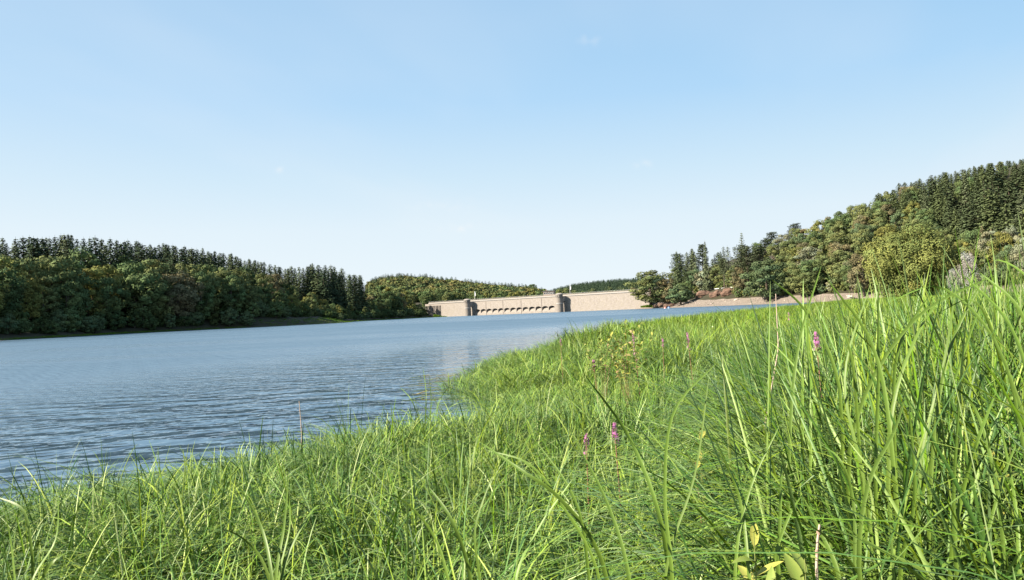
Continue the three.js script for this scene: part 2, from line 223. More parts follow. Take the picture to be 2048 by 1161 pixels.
// ---------------------------------------------------------------- dam
const DL = V(colX(862, 566), 0, -566), DR = V(colX(1268, 443), 0, -443);
const dir = DR.clone().sub(DL).normalize(), nrm = V(-dir.z, 0, dir.x).multiplyScalar(1); if (nrm.z < 0) nrm.negate();
const damAt = (u) => { // metres along the dam where column u meets its face
  const r = rayOf(u, horizonAt(u)), det = r.x * -dir.z + r.z * dir.x; const t = (DL.x * -dir.z + DL.z * dir.x) / det; return V(r.x * t, 0, r.z * t).sub(DL).dot(dir); };
const CREST = 9.5;
{
  const turn = Math.atan2(-dir.z, dir.x), LEN = damAt(1300), dam = thing('dam', 'long pale stone dam wall closing the far end of the lake', 'dam', [DL.x, 0, DL.z], turn);
  // local axes: x along the dam to the right, z out of its lake face, y up
  const stoneTex = canvasTex(1024, 1024, (c, w, h) => {
    const R = rng(5); c.fillStyle = '#b3a292'; c.fillRect(0, 0, w, h);
    const rows = 40; for (let r = 0; r < rows; r++) { let x = -R() * 40; while (x < w) { const l = 22 + R() * 34, k = R(), t = 166 + k * 28; c.fillStyle = `rgb(${t + 20},${t + 5},${t - 9 - R() * 10})`; c.fillRect(x + 1, r * h / rows + 1, l - 2, h / rows - 2); if (x + l > w) { c.fillRect(x - w + 1, r * h / rows + 1, l - 2, h / rows - 2); } x += l; } }
    for (let i = 0; i < 70; i++) { c.fillStyle = `rgba(${R() < .5 ? '92,80,70' : '222,214,204'},${0.04 + R() * 0.10})`; c.fillRect(R() * w, R() * h, 4 + R() * 26, 60 + R() * 300); }
  });
  stoneTex.repeat.set(1 / 12, 1 / 12);
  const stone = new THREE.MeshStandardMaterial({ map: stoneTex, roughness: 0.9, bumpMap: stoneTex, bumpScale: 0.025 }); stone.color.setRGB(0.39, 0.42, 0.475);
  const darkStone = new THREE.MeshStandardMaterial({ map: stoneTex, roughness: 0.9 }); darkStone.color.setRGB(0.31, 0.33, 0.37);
  const jt = [972.6, 1006.3, 1042.8, 1083.8].map(damAt), pitch = (jt[3] - jt[0]) / 9, first = jt[0] - 2 * pitch;
  const tl = damAt(945.5), tr = damAt(1130), sp0 = damAt(858), sp1 = damAt(882.5);
  const flat = (g) => { const p = g.attributes.position, n = g.attributes.normal, uv = new Float32Array(p.count * 2); for (let i = 0; i < p.count; i++) { const ax = Math.abs(n.getX(i)), az = Math.abs(n.getZ(i)); uv[2 * i] = ax > az ? p.getZ(i) : p.getX(i); uv[2 * i + 1] = Math.abs(n.getY(i)) > 0.8 ? p.getZ(i) : p.getY(i); } g.setAttribute('uv', new THREE.BufferAttribute(uv, 2)); return g; };
  // main wall: an extruded face pierced by the row of arched niches
  const ext = (pts, holes, depth, z) => { const s = new THREE.Shape(pts.map(([a, b]) => new THREE.Vector2(a, b))); s.holes = holes; const g = new THREE.ExtrudeGeometry(s, { depth, bevelEnabled: false, curveSegments: 10 }); g.translate(0, 0, z); return flat(g); };
  const holes = [], nicheTop = 4.15;
  for (let k = 0; k < 13; k++) { const x0 = first + k * pitch + 0.06 * pitch, x1 = first + (k + 1) * pitch - 0.07 * pitch, q = new THREE.Path(); q.moveTo(x0, 1.2); q.lineTo(x1, 1.2); q.lineTo(x1, nicheTop - 0.75); q.quadraticCurveTo((x0 + x1) / 2, nicheTop + 0.65, x0, nicheTop - 0.75); q.closePath(); holes.push(q); }
  part('wall', ext([[sp1, -4], [LEN, -4], [LEN, CREST], [sp1, CREST]], holes, 2.8, -2.8), stone, dam);
  part('wall', flat(new THREE.BoxGeometry(LEN - sp1, CREST + 4, 4).translate((LEN + sp1) / 2, CREST / 2 - 2 - .02, -4.85)), stone, dam);
  for (let k = 0; k < 13; k++) { // sloping sill that fills the lower part of each niche
    const x0 = first + k * pitch + 0.06 * pitch, x1 = first + (k + 1) * pitch - 0.07 * pitch, g = new THREE.BufferGeometry();
    g.setAttribute('position', new THREE.Float32BufferAttribute([x0, 1.2, -0.02, x1, 1.2, -0.02, x1, nicheTop, -2.6, x0, nicheTop, -2.6], 3)); g.setIndex([0, 1, 2, 0, 2, 3]); g.computeVertexNormals();
    part('niche_sill', flat(g), stone, dam);
  }
  jt.forEach((x) => part('wall_joint', new RoundedBoxGeometry(0.32, CREST - 0.3, 0.16, 1, 0.05).translate(x, (CREST - 0.6) / 2 - .1, 0.06), std(0.13, 0.11, 0.10), dam));
  // crest: coping course, walkway kerb and railing
  part('coping', flat(new RoundedBoxGeometry(LEN + 2, 0.55, 0.7, 2, 0.06).translate(LEN / 2 - 1, CREST + 0.275, 0.05)), concrete, dam);
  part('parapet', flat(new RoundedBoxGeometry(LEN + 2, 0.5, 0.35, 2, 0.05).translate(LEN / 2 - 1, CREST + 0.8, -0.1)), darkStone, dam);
  { const gs = [new THREE.BoxGeometry(LEN + 2, 0.07, 0.07).translate(LEN / 2 - 1, CREST + 1.55, -0.1), new THREE.BoxGeometry(LEN + 2, 0.05, 0.05).translate(LEN / 2 - 1, CREST + 1.3, -0.1)]; for (let x = -1; x < LEN; x += 2) gs.push(new THREE.BoxGeometry(0.07, 0.55, 0.07).translate(x, CREST + 1.3, -0.1)); const r = part('railing', mergeGeometries(gs), steel, dam); }
  // spillway with tall dark slots between piers at the left end
  part('spillway_wall', flat(new THREE.BoxGeometry(sp1 - sp0 + 4, CREST + 4, 3).translate((sp1 + sp0) / 2 - 2, CREST / 2 - 2 - .02, -4.2)), std(0.10, 0.09, 0.08), dam);
  part('spillway_lintel', flat(new THREE.BoxGeometry(sp1 - sp0 + 4, 1.5, 2.7).translate((sp1 + sp0) / 2 - 2.02, CREST - 0.75, -1.35)), stone, dam);
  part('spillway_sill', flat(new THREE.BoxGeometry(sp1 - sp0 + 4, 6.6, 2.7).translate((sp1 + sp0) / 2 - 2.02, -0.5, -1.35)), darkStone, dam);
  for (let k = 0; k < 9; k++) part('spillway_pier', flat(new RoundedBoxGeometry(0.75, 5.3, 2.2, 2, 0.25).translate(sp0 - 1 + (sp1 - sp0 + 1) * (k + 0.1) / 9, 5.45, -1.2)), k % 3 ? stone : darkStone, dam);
  // two round towers set in front of the wall, each tied to it by an arched bridge
  for (const x of [tl, tr]) {
    const zc = 4.6, lathe = (pts) => { const g = new THREE.LatheGeometry(pts.map(([a, b]) => new THREE.Vector2(a, b)), 28); g.translate(x, 0, zc); const p = g.attributes.position, uv = g.attributes.uv; for (let i = 0; i < p.count; i++) uv.setXY(i, uv.getX(i) * 11, p.getY(i)); return g; };
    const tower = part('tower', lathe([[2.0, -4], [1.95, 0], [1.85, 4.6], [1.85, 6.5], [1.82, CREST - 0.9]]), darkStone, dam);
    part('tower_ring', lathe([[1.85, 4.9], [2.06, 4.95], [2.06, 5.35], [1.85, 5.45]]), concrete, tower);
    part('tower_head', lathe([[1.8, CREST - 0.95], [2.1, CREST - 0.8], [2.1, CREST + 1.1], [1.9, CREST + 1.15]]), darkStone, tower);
    part('tower_cap', lathe([[2.28, CREST + 1.0], [2.3, CREST + 1.3], [1.4, CREST + 1.75], [0, CREST + 1.95]]), std(0.26, 0.24, 0.22), tower);
    for (let k = 0; k < 5; k++) { const a = -1.1 + k * 0.62, w = new RoundedBoxGeometry(0.42, 0.95, 0.2, 2, 0.08); w.rotateY(a); w.translate(x + Math.sin(a) * 2.08, CREST + 0.1, zc + Math.cos(a) * 2.08); part('tower_window', w, std(0.03, 0.03, 0.03, 0.4), tower); }
    // bridge wall seen edge-on: thin along x, from the face to the tower, pierced by a tall arch
    const s = new THREE.Shape([[0.02, -4], [3.2, -4], [3.2, CREST - 0.2], [0.02, CREST - 0.2]].map(([a, b]) => new THREE.Vector2(a, b))), q = new THREE.Path(); q.moveTo(0.5, -3.5); q.lineTo(2.7, -3.5); q.lineTo(2.7, 5.6); q.absarc(1.6, 5.6, 1.1, 0, Math.PI, false); q.closePath(); s.holes.push(q);
    const g = new THREE.ExtrudeGeometry(s, { depth: 2.6, bevelEnabled: false, curveSegments: 12 }); g.rotateY(-Math.PI / 2); g.translate(x + 1.3, 0, 0); part('tower_bridge', flat(g), stone, dam);
  }
  const place = (x, y, z) => V(x, y, z).applyAxisAngle(V(0, 1, 0), turn).add(V(DL.x, 0, DL.z));
  // flagpoles on the crest
  [[948, 'slim flagpole with a white banner on the dam beside the left tower'], [1139, 'slim flagpole with a white banner on the dam beside the right tower']].forEach(([u, label], k) => {
    const p = place(damAt(u), CREST + 0.5, -1.2), f = thing('flagpole', label, 'flagpole', [p.x, p.y, p.z], 0, 'flagpoles on the dam');
    part('pole', new THREE.CylinderGeometry(0.05, 0.09, 6.4, 8).translate(0, 3.2, 0), white, f);
    const b = new GB(); const n = 8; for (let i = 0; i <= n; i++) { const y = 6.2 - 3.0 * i / n; for (let j = 0; j <= 3; j++) b.v(0.06 + j * 0.2 + (j ? Math.sin(i * 0.9 + k) * 0.07 : 0), y - j * 0.05, Math.sin(i * 0.7 + j * 1.4) * 0.12 * j / 3, 0, 0, 1, [1, 1, 1]); } for (let i = 0; i < n; i++) for (let j = 0; j < 3; j++) { const a = i * 4 + j; b.i.push(a, a + 4, a + 1, a + 1, a + 4, a + 5); }
    const g = b.build(); g.computeVertexNormals(); part('banner', g, std(0.85, 0.85, 0.84, 0.8, { side: THREE.DoubleSide }), f);
  });
  // flat-roofed house behind the crest
  const h0 = V(colX(1088, 640), 4.0, -640), house = thing('house', 'flat-roofed brown house with a window band behind the dam crest', 'house', [h0.x, h0.y, h0.z], -0.15);
  const brick = std(0.21, 0.155, 0.125, 0.9), pane = std(0.06, 0.07, 0.08, 0.15);
  part('wall', new RoundedBoxGeometry(9, 12.4, 8, 1, 0.05).translate(4.5, 6.2, -4), brick, house);
  part('roof', new RoundedBoxGeometry(9.9, 0.5, 8.9, 1, 0.08).translate(4.5, 12.65, -4), std(0.12, 0.12, 0.125, 0.8), house);
  part('chimney', new RoundedBoxGeometry(1.0, 1.3, 1.0, 1, 0.05).translate(2.2, 13.5, -4), brick, house);
  part('terrace', new RoundedBoxGeometry(10.2, 1.0, 2.4, 1, 0.05).translate(4.6, 8.6, 1.2), white, house);
  for (let k = 0; k < 5; k++) { const w = part('window', new RoundedBoxGeometry(1.35, 1.5, 0.14, 1, 0.03).translate(1.1 + k * 1.72, 11.0, 0.05), white, house); part('pane', new THREE.BoxGeometry(1.15, 1.3, 0.04).translate(1.1 + k * 1.72, 11.0, 0.135), pane, w); }
}

// ---------------------------------------------------------------- trees: crown and trunk shapes
function leafQuad(b, x, y, z, s, N, R, c) { // one bent leaf clump: two triangles with their own normal bent towards the lobe's
  const a = V(R() - .5, R() - .5, R() - .5).normalize(), u = V(0, 0, 0).crossVectors(a, N).normalize(), w = V(0, 0, 0).crossVectors(N, u).addScaledVector(N, (R() - .5) * 1.1).normalize();
  const f = V(0, 0, 0).crossVectors(u, w).normalize(), back = f.dot(N) < 0; if (back) f.negate(); f.lerp(N, 0.45).normalize();
  const l = s * (0.75 + 0.6 * R()), m = s * (0.45 + 0.5 * R());
  const i = b.v(x - u.x * l, y - u.y * l, z - u.z * l, f.x, f.y, f.z, c); b.v(x + w.x * m, y + w.y * m, z + w.z * m, f.x, f.y, f.z, c); b.v(x + u.x * l, y + u.y * l, z + u.z * l, f.x, f.y, f.z, c); b.v(x - w.x * m, y - w.y * m, z - w.z * m, f.x, f.y, f.z, c);
  if (back) b.i.push(i, i + 1, i + 2, i, i + 2, i + 3); else b.i.push(i, i + 2, i + 1, i, i + 3, i + 2);
}
// a broadleaf tree H tall, crown radius R0 and starting at H0: lobes on an egg-shaped envelope, each a cloud of leaf clumps
function broadleaf(seed, H, R0, H0, lobes, per, leaf, narrow = 0) {
  const R = rng(seed), b = new GB(), t = new GB(), cy = lerp(H0, H, 0.45), ry = (H - H0) / 2, tips = [];
  t.tube([V(0, -0.8, 0), V(0, 0.3, 0), V(R() * .3, H * 0.3, R() * .3), V(R() * .6 - .3, H * 0.62, R() * .6 - .3)], [R0 * 0.085, R0 * 0.065, R0 * 0.05, R0 * 0.02], 7, [1, 1, 1]);
  for (let k = 0; k < lobes; k++) {
    const f = (k + 0.5) / lobes, up = 1 - 2 * f * 0.97, az = k * 2.399 + R() * 0.9, hr = Math.sqrt(1 - up * up), q = 0.46 + 0.38 * R();
    const shape = up > 0 ? 1 - narrow * up : 1 - 0.25 * -up, rr = R0 * (0.20 + 0.14 * R()) * (k % 3 ? 1 : 1.2);
    const c = V(Math.cos(az) * hr * R0 * q * shape, cy + (up > 0 ? (H - cy) : (cy - H0)) * up * (q + 0.16) , Math.sin(az) * hr * R0 * q * shape);
    tips.push(c); const tint = 0.72 + 0.5 * R(), warm = (R() - .5) * 0.25, lc = [tint * (1 + warm), tint, tint * (1 - warm * 0.6)];
    const squash = 0.72 + 0.2 * R();
    for (let j = 0; j < per; j++) {
      const y = 1 - 1.75 * Math.pow(R(), 0.9), a = R() * 6.283, h = Math.sqrt(Math.max(0, 1 - y * y)), N = V(Math.cos(a) * h, y, Math.sin(a) * h), o = rr * (0.72 + 0.38 * R() * R() + 0.12 * Math.sin(N.x * 5 + k) * Math.cos(N.z * 6)), k2 = 0.86 + 0.28 * R();
      leafQuad(b, c.x + N.x * o, c.y + N.y * o * squash, c.z + N.z * o, leaf, N.clone().add(V(R() - .5, R() * .6 - .2, R() - .5)).normalize(), R, [lc[0] * k2, lc[1] * k2, lc[2] * k2]);
    }
  }
  for (let k = 0; k < lobes; k += 4) { const e = tips[k], s = V(0, lerp(H * 0.2, Math.min(e.y * 0.8, H * 0.6), R()), 0); t.tube([s, s.clone().lerp(e, 0.5).add(V(0, -0.06 * H, 0)), e], [R0 * 0.03, R0 * 0.02, R0 * 0.006], 5, [1, 1, 1]); }
  return { crown: b.build(), trunk: t.build(), H, R: R0 };
}
// a spruce: whorls of drooping boughs, each a ragged strip hung with needle sprays
function spruce(seed, H, R0, bare, sparse = 1, droop = 0.35) {
  const R = rng(seed), b = new GB(), t = new GB();
  t.tube([V(0, -0.8, 0), V(0.05, H * 0.4, 0), V(0, H * 0.8, 0.04), V(0, H, 0)], [0.26, 0.2, 0.09, 0.02], 6, [1, 1, 1]);
  const rows = Math.round(H * 2.1 * sparse);
  for (let k = 0; k < rows; k++) {
    const f = k / rows, y = lerp(H * bare, H * 0.985, f), len0 = R0 * Math.pow(1 - f, 0.58) * (0.55 + 0.45 * smoothstep(f, -0.05, 0.12)) + 0.18, n = Math.max(4, Math.round((7 - 3 * f) * sparse));
    for (let i = 0; i < n; i++) {
      const a = i / n * 6.283 + k * 1.9 + R() * 0.7, len = len0 * (0.6 + 0.55 * R()), tint = 0.68 + 0.6 * R(), c = [tint, tint, tint], dx = Math.cos(a), dz = Math.sin(a), dr = len * droop * (0.7 + 0.6 * R());
      const at = (s) => V(dx * len * s, y - dr * Math.pow(s, 1.4) + 0.12 * len * s * s * s, dz * len * s), m = 4 + Math.round(len * 1.6);
      for (let j = 0; j < m; j++) { const s = 0.15 + 0.87 * (j + R() * .6) / m, p = at(s), N = V(dx * 0.6 + (R() - .5) * 0.8, 0.75 + (R() - .5) * .5, dz * 0.6 + (R() - .5) * 0.8).normalize(), sd = (R() - .5) * 0.5 * len * (1 - s * .7); leafQuad(b, p.x - dz * sd, p.y - Math.abs(sd) * 0.3 - R() * 0.14, p.z + dx * sd, 0.19 + 0.13 * len0 / R0 + 0.05, N, R, c); }
    }
  }
  return { crown: b.build(), trunk: t.build(), H, R: R0 };
}
// a pine with flat tiers of dark needles on a bare reddish stem
function pine(seed, H, R0) {
  const R = rng(seed), b = new GB(), t = new GB(); t.tube([V(0, -0.8, 0), V(0.15, H * 0.4, 0), V(0.3, H * 0.75, 0.2), V(0.2, H * .96, 0.1)], [0.3, 0.24, 0.14, 0.03], 6, [1, 1, 1]);
  for (let k = 0; k < 26; k++) {
    const f = k / 26, y = lerp(H * 0.42, H * 0.97, f), a = k * 2.399 + R(), len = R0 * (1.05 - 0.7 * f) * (0.5 + 0.6 * R()), c = V(Math.cos(a) * len * .75, y, Math.sin(a) * len * .75); t.tube([V(0.2, y - len * .25, 0.1), c], [0.09, 0.03], 4, [1, 1, 1]);
    const tint = 0.7 + 0.5 * R(); for (let j = 0; j < 110; j++) { const q = Math.sqrt(R()) * R0 * 0.36, w = R() * 6.283, N = V((R() - .5), 0.9, (R() - .5)).normalize(); leafQuad(b, c.x + Math.cos(w) * q, y + (R() - .35) * R0 * 0.2, c.z + Math.sin(w) * q, 0.24, N, R, [tint, tint, tint]); }
  }
  return { crown: b.build(), trunk: t.build(), H, R: R0 };
}
const SP = {
  broad: [broadleaf(11, 15, 5.2, 0.8, 40, 180, 0.225), broadleaf(12, 15, 4.6, 0.5, 36, 180, 0.22, 0.25), broadleaf(13, 15, 5.8, 1.2, 46, 175, 0.235), broadleaf(14, 15, 4.2, 0.6, 34, 180, 0.21, 0.4), broadleaf(15, 15, 5.0, 1, 38, 180, 0.225, 0.12), broadleaf(16, 15, 5.5, 1.6, 42, 170, 0.24)],
  bush: [broadleaf(21, 6, 3.6, 0.1, 26, 100, 0.24), broadleaf(22, 6, 3.0, 0.0, 24, 100, 0.22, .2), broadleaf(23, 6, 4.2, 0.0, 30, 90, 0.25)],
  spruce: [spruce(31, 20, 4.6, 0.06), spruce(32, 20, 4.0, 0.10), spruce(33, 20, 5.2, 0.05), spruce(34, 20, 3.7, 0.22), spruce(35, 20, 4.4, 0.08, 1.05, .25)],
  pine: [pine(41, 16, 4.2), pine(42, 16, 3.5), pine(43, 16, 4.8)],
  larch: [spruce(51, 20, 3.0, 0.12, 0.62, 0.2), spruce(52, 20, 3.4, 0.2, 0.55, 0.3)],
  willow: [broadleaf(81, 10, 4.6, 0.4, 54, 110, 0.13, .35)],
  oak: [broadleaf(61, 21, 13.0, -1.5, 78, 640, 0.25)],
};
const TONE = { // real foliage colours (linear), and the word a label uses for each
  olive: [leafMat(0.132, 0.156, 0.060), 'olive-green'], mid: [leafMat(0.098, 0.138, 0.054), 'mid-green'], yellow: [leafMat(0.165, 0.170, 0.050), 'yellowish-green'], brown: [leafMat(0.155, 0.140, 0.074), 'brownish'], blue: [leafMat(0.092, 0.130, 0.062), 'blue-green'], grey: [leafMat(0.18, 0.195, 0.125), 'greyish-green'], dark: [leafMat(0.058, 0.088, 0.034), 'dark green'],
  oak: [leafMat(0.142, 0.166, 0.050), 'yellow-green'], needle: [leafMat(0.040, 0.062, 0.032, 0.15), 'dark'], needle2: [leafMat(0.062, 0.084, 0.040, 0.15), 'dark'], needle3: [leafMat(0.090, 0.112, 0.060, 0.15), 'greyish'], needle4: [leafMat(0.085, 0.110, 0.046, 0.15), 'dark green'], silver: [leafMat(0.31, 0.305, 0.28, 0.25), 'silvery-white'],
};
const trees = []; // {x,z,y,kind,variant,tone,h,w,zone,turn}
const TR = rng(900);
function tree(kind, x, y, z, h, w, tone, zone, extra = {}) { const list = SP[kind], v = Math.floor(TR() * list.length); trees.push({ kind, x, y, z, h, w, tone, zone, v, turn: TR() * 6.283, ...extra }); }
const pick = (R, pairs) => { let s = 0, r = R(); for (const [k, p] of pairs) { s += p; if (r < s) return k; } return pairs[0][0]; };

// left bank
const capL = table([[-80, 498], [0, 498], [60, 503], [120, 497], [150, 493], [190, 505], [250, 505], [330, 503], [380, 512], [430, 517], [500, 530], [545, 540], [572, 560], [605, 583], [640, 578], [680, 592], [720, 600], [760, 585], [780, 562], [800, 566], [830, 590], [850, 604], [880, 618]]);
const skyL = table([[-80, 476], [0, 476], [60, 470], [130, 468], [235, 474], [300, 484], [350, 487], [400, 494], [450, 504], [500, 516], [560, 529], [600, 530], [625, 524], [680, 531], [740, 540], [760, 549], [768, 556], [772, 640]]);
{
  const R = rng(41);
  const fit = (kind, d, z, cap, lo, hi, jit, tones, zone) => {
    if (z < -278 && z > -372) d += 9; const x = shoreL(z) - d, y = hillL(d, z), u = project(V(x, y + 10, z))[0]; if (u < -70 || u > 880) return;
    const t = topY(u, cap(u) + jit * Math.min(1, 230 / -z), -z), h = t - y; if (h < lo * 0.6) return; const hh = clamp(h, lo, hi), wf = kind === 'spruce' ? 0.85 + 0.65 * R() : 0.9 + 0.4 * R();
    tree(kind, x, y, z, hh, wf, pick(R, tones), zone);
  };
  for (let z = -150; z > -560; z -= 5.0) { fit('bush', 4 + R() * 4, z + R() * 4, (u) => capL(u), 2.6, 3.2 + R() * 2.6, 60, [['blue', .3], ['dark', .4], ['mid', .3]], 'lshrub'); }
  for (let row = 0; row < 4; row++) for (let z = -135; z > -565; z -= 6.6) { const d = 10 + row * 8 + R() * 5, zz = z + (R() - .5) * 5; fit('broad', d, zz, capL, 6, 21, 4 + R() * 22 - row * 1.5 + (row === 0 ? 26 : 0), [['olive', .36], ['yellow', .14], ['mid', .24], ['brown', .14], ['dark', .12]], 'lbroad'); }
  for (let row = 0; row < 11; row++) for (let z = -160; z > -505; z -= 4.6) { const d = 40 + row * 6 + R() * 4, zz = z + (R() - .5) * 4; const x = shoreL(zz) - d, u = project(V(x, 20, zz))[0]; if (u > 764) continue; fit('spruce', d, zz, skyL, 11, 27, R() * R() * 32 - (R() < .25 ? 5 * R() : 0), [['needle', .5], ['needle2', .4], ['needle3', .1]], 'lspruce'); }
  for (let z = -420; z > -480; z -= 4.2) for (const d of [18, 24, 31]) { const zz = z + (R() - .5) * 3, x = shoreL(zz) - d, u = project(V(x, 20, zz))[0]; if (u > 762 || u < 590) continue; fit('spruce', d + R() * 3, zz, skyL, 14, 24, R() * 12, [['needle', .5], ['needle2', .5]], 'lspruce'); }
}
// right bank
const skyR = table([[1235, 612], [1252, 596], [1270, 569], [1300, 546], [1322, 538], [1336, 552], [1350, 545], [1358, 502], [1372, 497], [1400, 488], [1415, 481], [1430, 508], [1450, 490], [1475, 497], [1490, 486], [1510, 490], [1530, 476], [1550, 464], [1580, 466], [1595, 448], [1615, 446], [1660, 432], [1690, 416], [1720, 405], [1748, 388], [1770, 379], [1800, 366], [1850, 353], [1880, 345], [1920, 340], [1960, 330], [2000, 322], [2048, 318], [2120, 312]]);
const coniferLine = table([[1700, 250], [1742, 388], [1800, 388], [1850, 398], [1900, 425], [1960, 452], [2048, 440]]);
{
  const R = rng(43);
  for (let d = 12; d < 190; d += 7.2) for (let z = -170; z > -520; z -= 7.4) {
    const zz = z + (R() - .5) * 5, dd = d + (R() - .5) * 5, x = shoreR(zz) + dd, y = hillR(dd, zz), [u, vb] = project(V(x, y, zz));
    if (u < 1240 || u > 2110) continue;
    if (u > 1376 && u < 1466 && dd < 24) continue; // the rock cutting under the road stays open
    const nearPine = u > 1345 && u < 1535 && dd < 75;
    let kind = 'broad', tones = [['olive', .42], ['mid', .20], ['brown', .13], ['yellow', .10], ['blue', .09], ['grey', .06]], lo = 6, hi = 10 + 5 * R();
    if (nearPine && R() < 0.5) { kind = R() < 0.55 ? 'spruce' : R() < .7 ? 'pine' : 'larch'; hi = 15 + 8 * R(); lo = 9; tones = [['needle2', .4], ['needle3', .6]]; }
    if (u > 1735 && topVis(x, y + 15, zz) < coniferLine(u) - 2 + 22 * (R() - .5) && R() < .9) { kind = 'spruce'; hi = 13 + 12 * R() * R() + 3 * R(); lo = 8; tones = [['needle4', .4], ['needle2', .4], ['needle3', .2]]; }
    const lim = topY(u, skyR(u) + R() * R() * 20 - 1.5, -zz) - y; if (lim < lo * 0.75) continue;
    tree(kind, x, y, zz, Math.min(hi, lim), kind === 'spruce' ? 1.05 + 0.6 * R() : 0.9 + 0.4 * R(), pick(R, tones), kind === 'broad' ? 'rbroad' : 'rconifer');
  }
  function topVis(x, y, z) { return project(V(x, y, z))[1]; }
  // shrubs along the top of the stony bank
  for (let z = -180; z > -430; z -= 6) { const zz = z + R() * 4, dd = 8.5 + R() * 4, x = shoreR(zz) + dd, u = project(V(x, 3, zz))[0]; if (u > 1385 && u < 1470 || u > 2100) continue; tree('bush', x, hillR(dd, zz), zz, 3 + R() * 3.5, 0.9 + 0.3 * R(), pick(R, [['mid', .3], ['blue', .3], ['olive', .3], ['grey', .1]]), 'rshrub'); }
  // named individuals, placed by column, depth, top and width in the photograph
  const solo = (kind, u, vTop, D, wpx, tone, label, base) => { const x = colX(u, D), d = x - shoreR(-D), y = base ?? hillR(Math.max(d, 0.5), -D), h = topY(u, vTop, D) - y, s = SP[kind][0]; tree(kind, x, y, -D, h, (wpx / FOCAL * D / 2) / (s.R * h / s.H), tone, 'solo', { label, v: 0, keep: true }); };
  solo('oak', 1822, 452, 262, 205, 'oak', 'huge rounded yellow-green oak bulging over the bank at the right', 1.5);
  solo('broad', 1302, 540, 424, 95, 'olive', 'broad olive tree with browning leaves at the dam\'s right end', 1.6);
  solo('broad', 1336, 556, 418, 50, 'brown', 'brownish tree leaning out behind the tree at the dam end');
  solo('bush', 1362, 573, 392, 62, 'blue', 'spreading blue-green shrub hanging over the dark boulders', 2.2);
  solo('bush', 1416, 538, 414, 62, 'grey', 'pale grey-green tree standing just above the road');
  solo('larch', 1490, 462, 400, 24, 'needle3', 'tall thin half-bare larch topping the trees right of the road');
  solo('spruce', 1416, 480, 408, 24, 'needle3', 'tall narrow spruce on the skyline above the road');
  solo('spruce', 1358, 500, 414, 30, 'needle2', 'dark spruce at the lake end of the skyline pines');
  solo('pine', 1597, 446, 470, 42, 'needle2', 'flat-topped pine on the skyline where the slope steepens');
  solo('pine', 1550, 463, 452, 40, 'needle2', 'dark round-headed pine on the skyline between larch and slope');
  solo('broad', 1535, 518, 340, 95, 'blue', 'large blue-green tree overhanging the bare stones');
  solo('broad', 1610, 535, 325, 70, 'olive', 'olive tree at the foot of the slope beside the blue-green one', 2.4);
  solo('broad', 1690, 520, 318, 80, 'olive', 'dark olive tree left of the huge rounded oak', 2.2);
  solo('broad', 1728, 505, 300, 70, 'brown', 'tan-tinged tree touching the left side of the huge oak', 2.4);
  solo('willow', 1940, 500, 236, 48, 'silver', 'silvery-white willow beyond the tall grass at the right', 0.9);
  solo('willow', 1908, 535, 230, 28, 'silver', 'small silvery willow bush left of the larger silvery willow', 0.9);
  solo('larch', 1972, 448, 268, 26, 'brown', 'thin brown bare-stemmed tree behind the silvery willow');
  solo('larch', 1990, 455, 268, 22, 'brown', 'second thin brown tree right of the silvery willow');
  solo('larch', 2008, 470, 262, 28, 'yellow', 'pale-stemmed yellowish larch near the right edge');
}
// trees close behind the dam crest
{
  const R = rng(47), capD = table([[855, 578], [900, 580], [930, 585], [1000, 585], [1060, 580], [1084, 584], [1086, 588], [1112, 588], [1116, 574], [1135, 576], [1150, 582], [1250, 585]]);
  for (let D = 600; D < 900; D += 26) for (let u = 850; u < 1262; u += 9) { const uu = u + R() * 7, DD = D + R() * 20, x = colX(uu, DD), y = Math.max(farL(x, -DD), 2); if (DD < 655 && uu > 1080 && uu < 1118) continue; const cap = capD(uu) - (D - 600) * 0.05, h = topY(uu, cap + R() * 8, DD) - y; if (h < 4) continue; tree(R() < .12 ? 'spruce' : 'broad', x, y, -DD, clamp(h, 5, 16), 0.9 + .4 * R(), pick(R, [['olive', .34], ['mid', .36], ['yellow', .1], ['dark', .2]]), 'dam'); }
}
// keep the trees that show: nearest first, a coarse picture of what is already covered
{
  const CW = 512, CH = 290, cover = new Uint8Array(CW * CH); trees.sort((a, b) => (b.keep ? 1 : 0) - (a.keep ? 1 : 0) || b.z - a.z);
  const count = {}; const kept = [];
  for (const t of [...trees].sort((a, b) => b.z - a.z)) {
    const s = SP[t.kind][t.v], r = s.R * t.h / s.H * t.w, [u, vb] = project(V(t.x, t.y + t.h * 0.12, t.z)), vt = project(V(t.x, t.y + t.h, t.z))[1], rp = r / -t.z * FOCAL;
    let n = 0, free = 0; const cells = [];
    for (let j = Math.floor(vt / 4); j <= vb / 4; j++) for (let i = Math.floor((u - rp) / 4); i <= (u + rp) / 4; i++) { if (i < 0 || j < 0 || i >= CW || j >= CH) continue; const f = ((j + .5) * 4 - vt) / (vb - vt + 1), w = (t.kind === 'spruce' || t.kind === 'larch' ? f : Math.sqrt(Math.max(0, 1 - (2 * f - 1) ** 2))) * rp; if (Math.abs((i + .5) * 4 - u) > w + 2) continue; n++; if (!cover[j * CW + i]) free++; cells.push(j * CW + i); }
    if (!t.keep && (n === 0 || free / n < (t.zone === 'dam' ? 0.18 : t.kind === 'spruce' ? 0.03 : 0.10))) continue;
    for (const c of cells) cover[c] = 1; t.u = u; t.vt = vt; kept.push(t);
  }
  trees.length = 0; trees.push(...kept);
}
const NAMES = { broad: 'broadleaf_tree', bush: 'shrub', spruce: 'spruce_tree', pine: 'pine_tree', larch: 'larch_tree', willow: 'willow_tree', oak: 'oak_tree' };
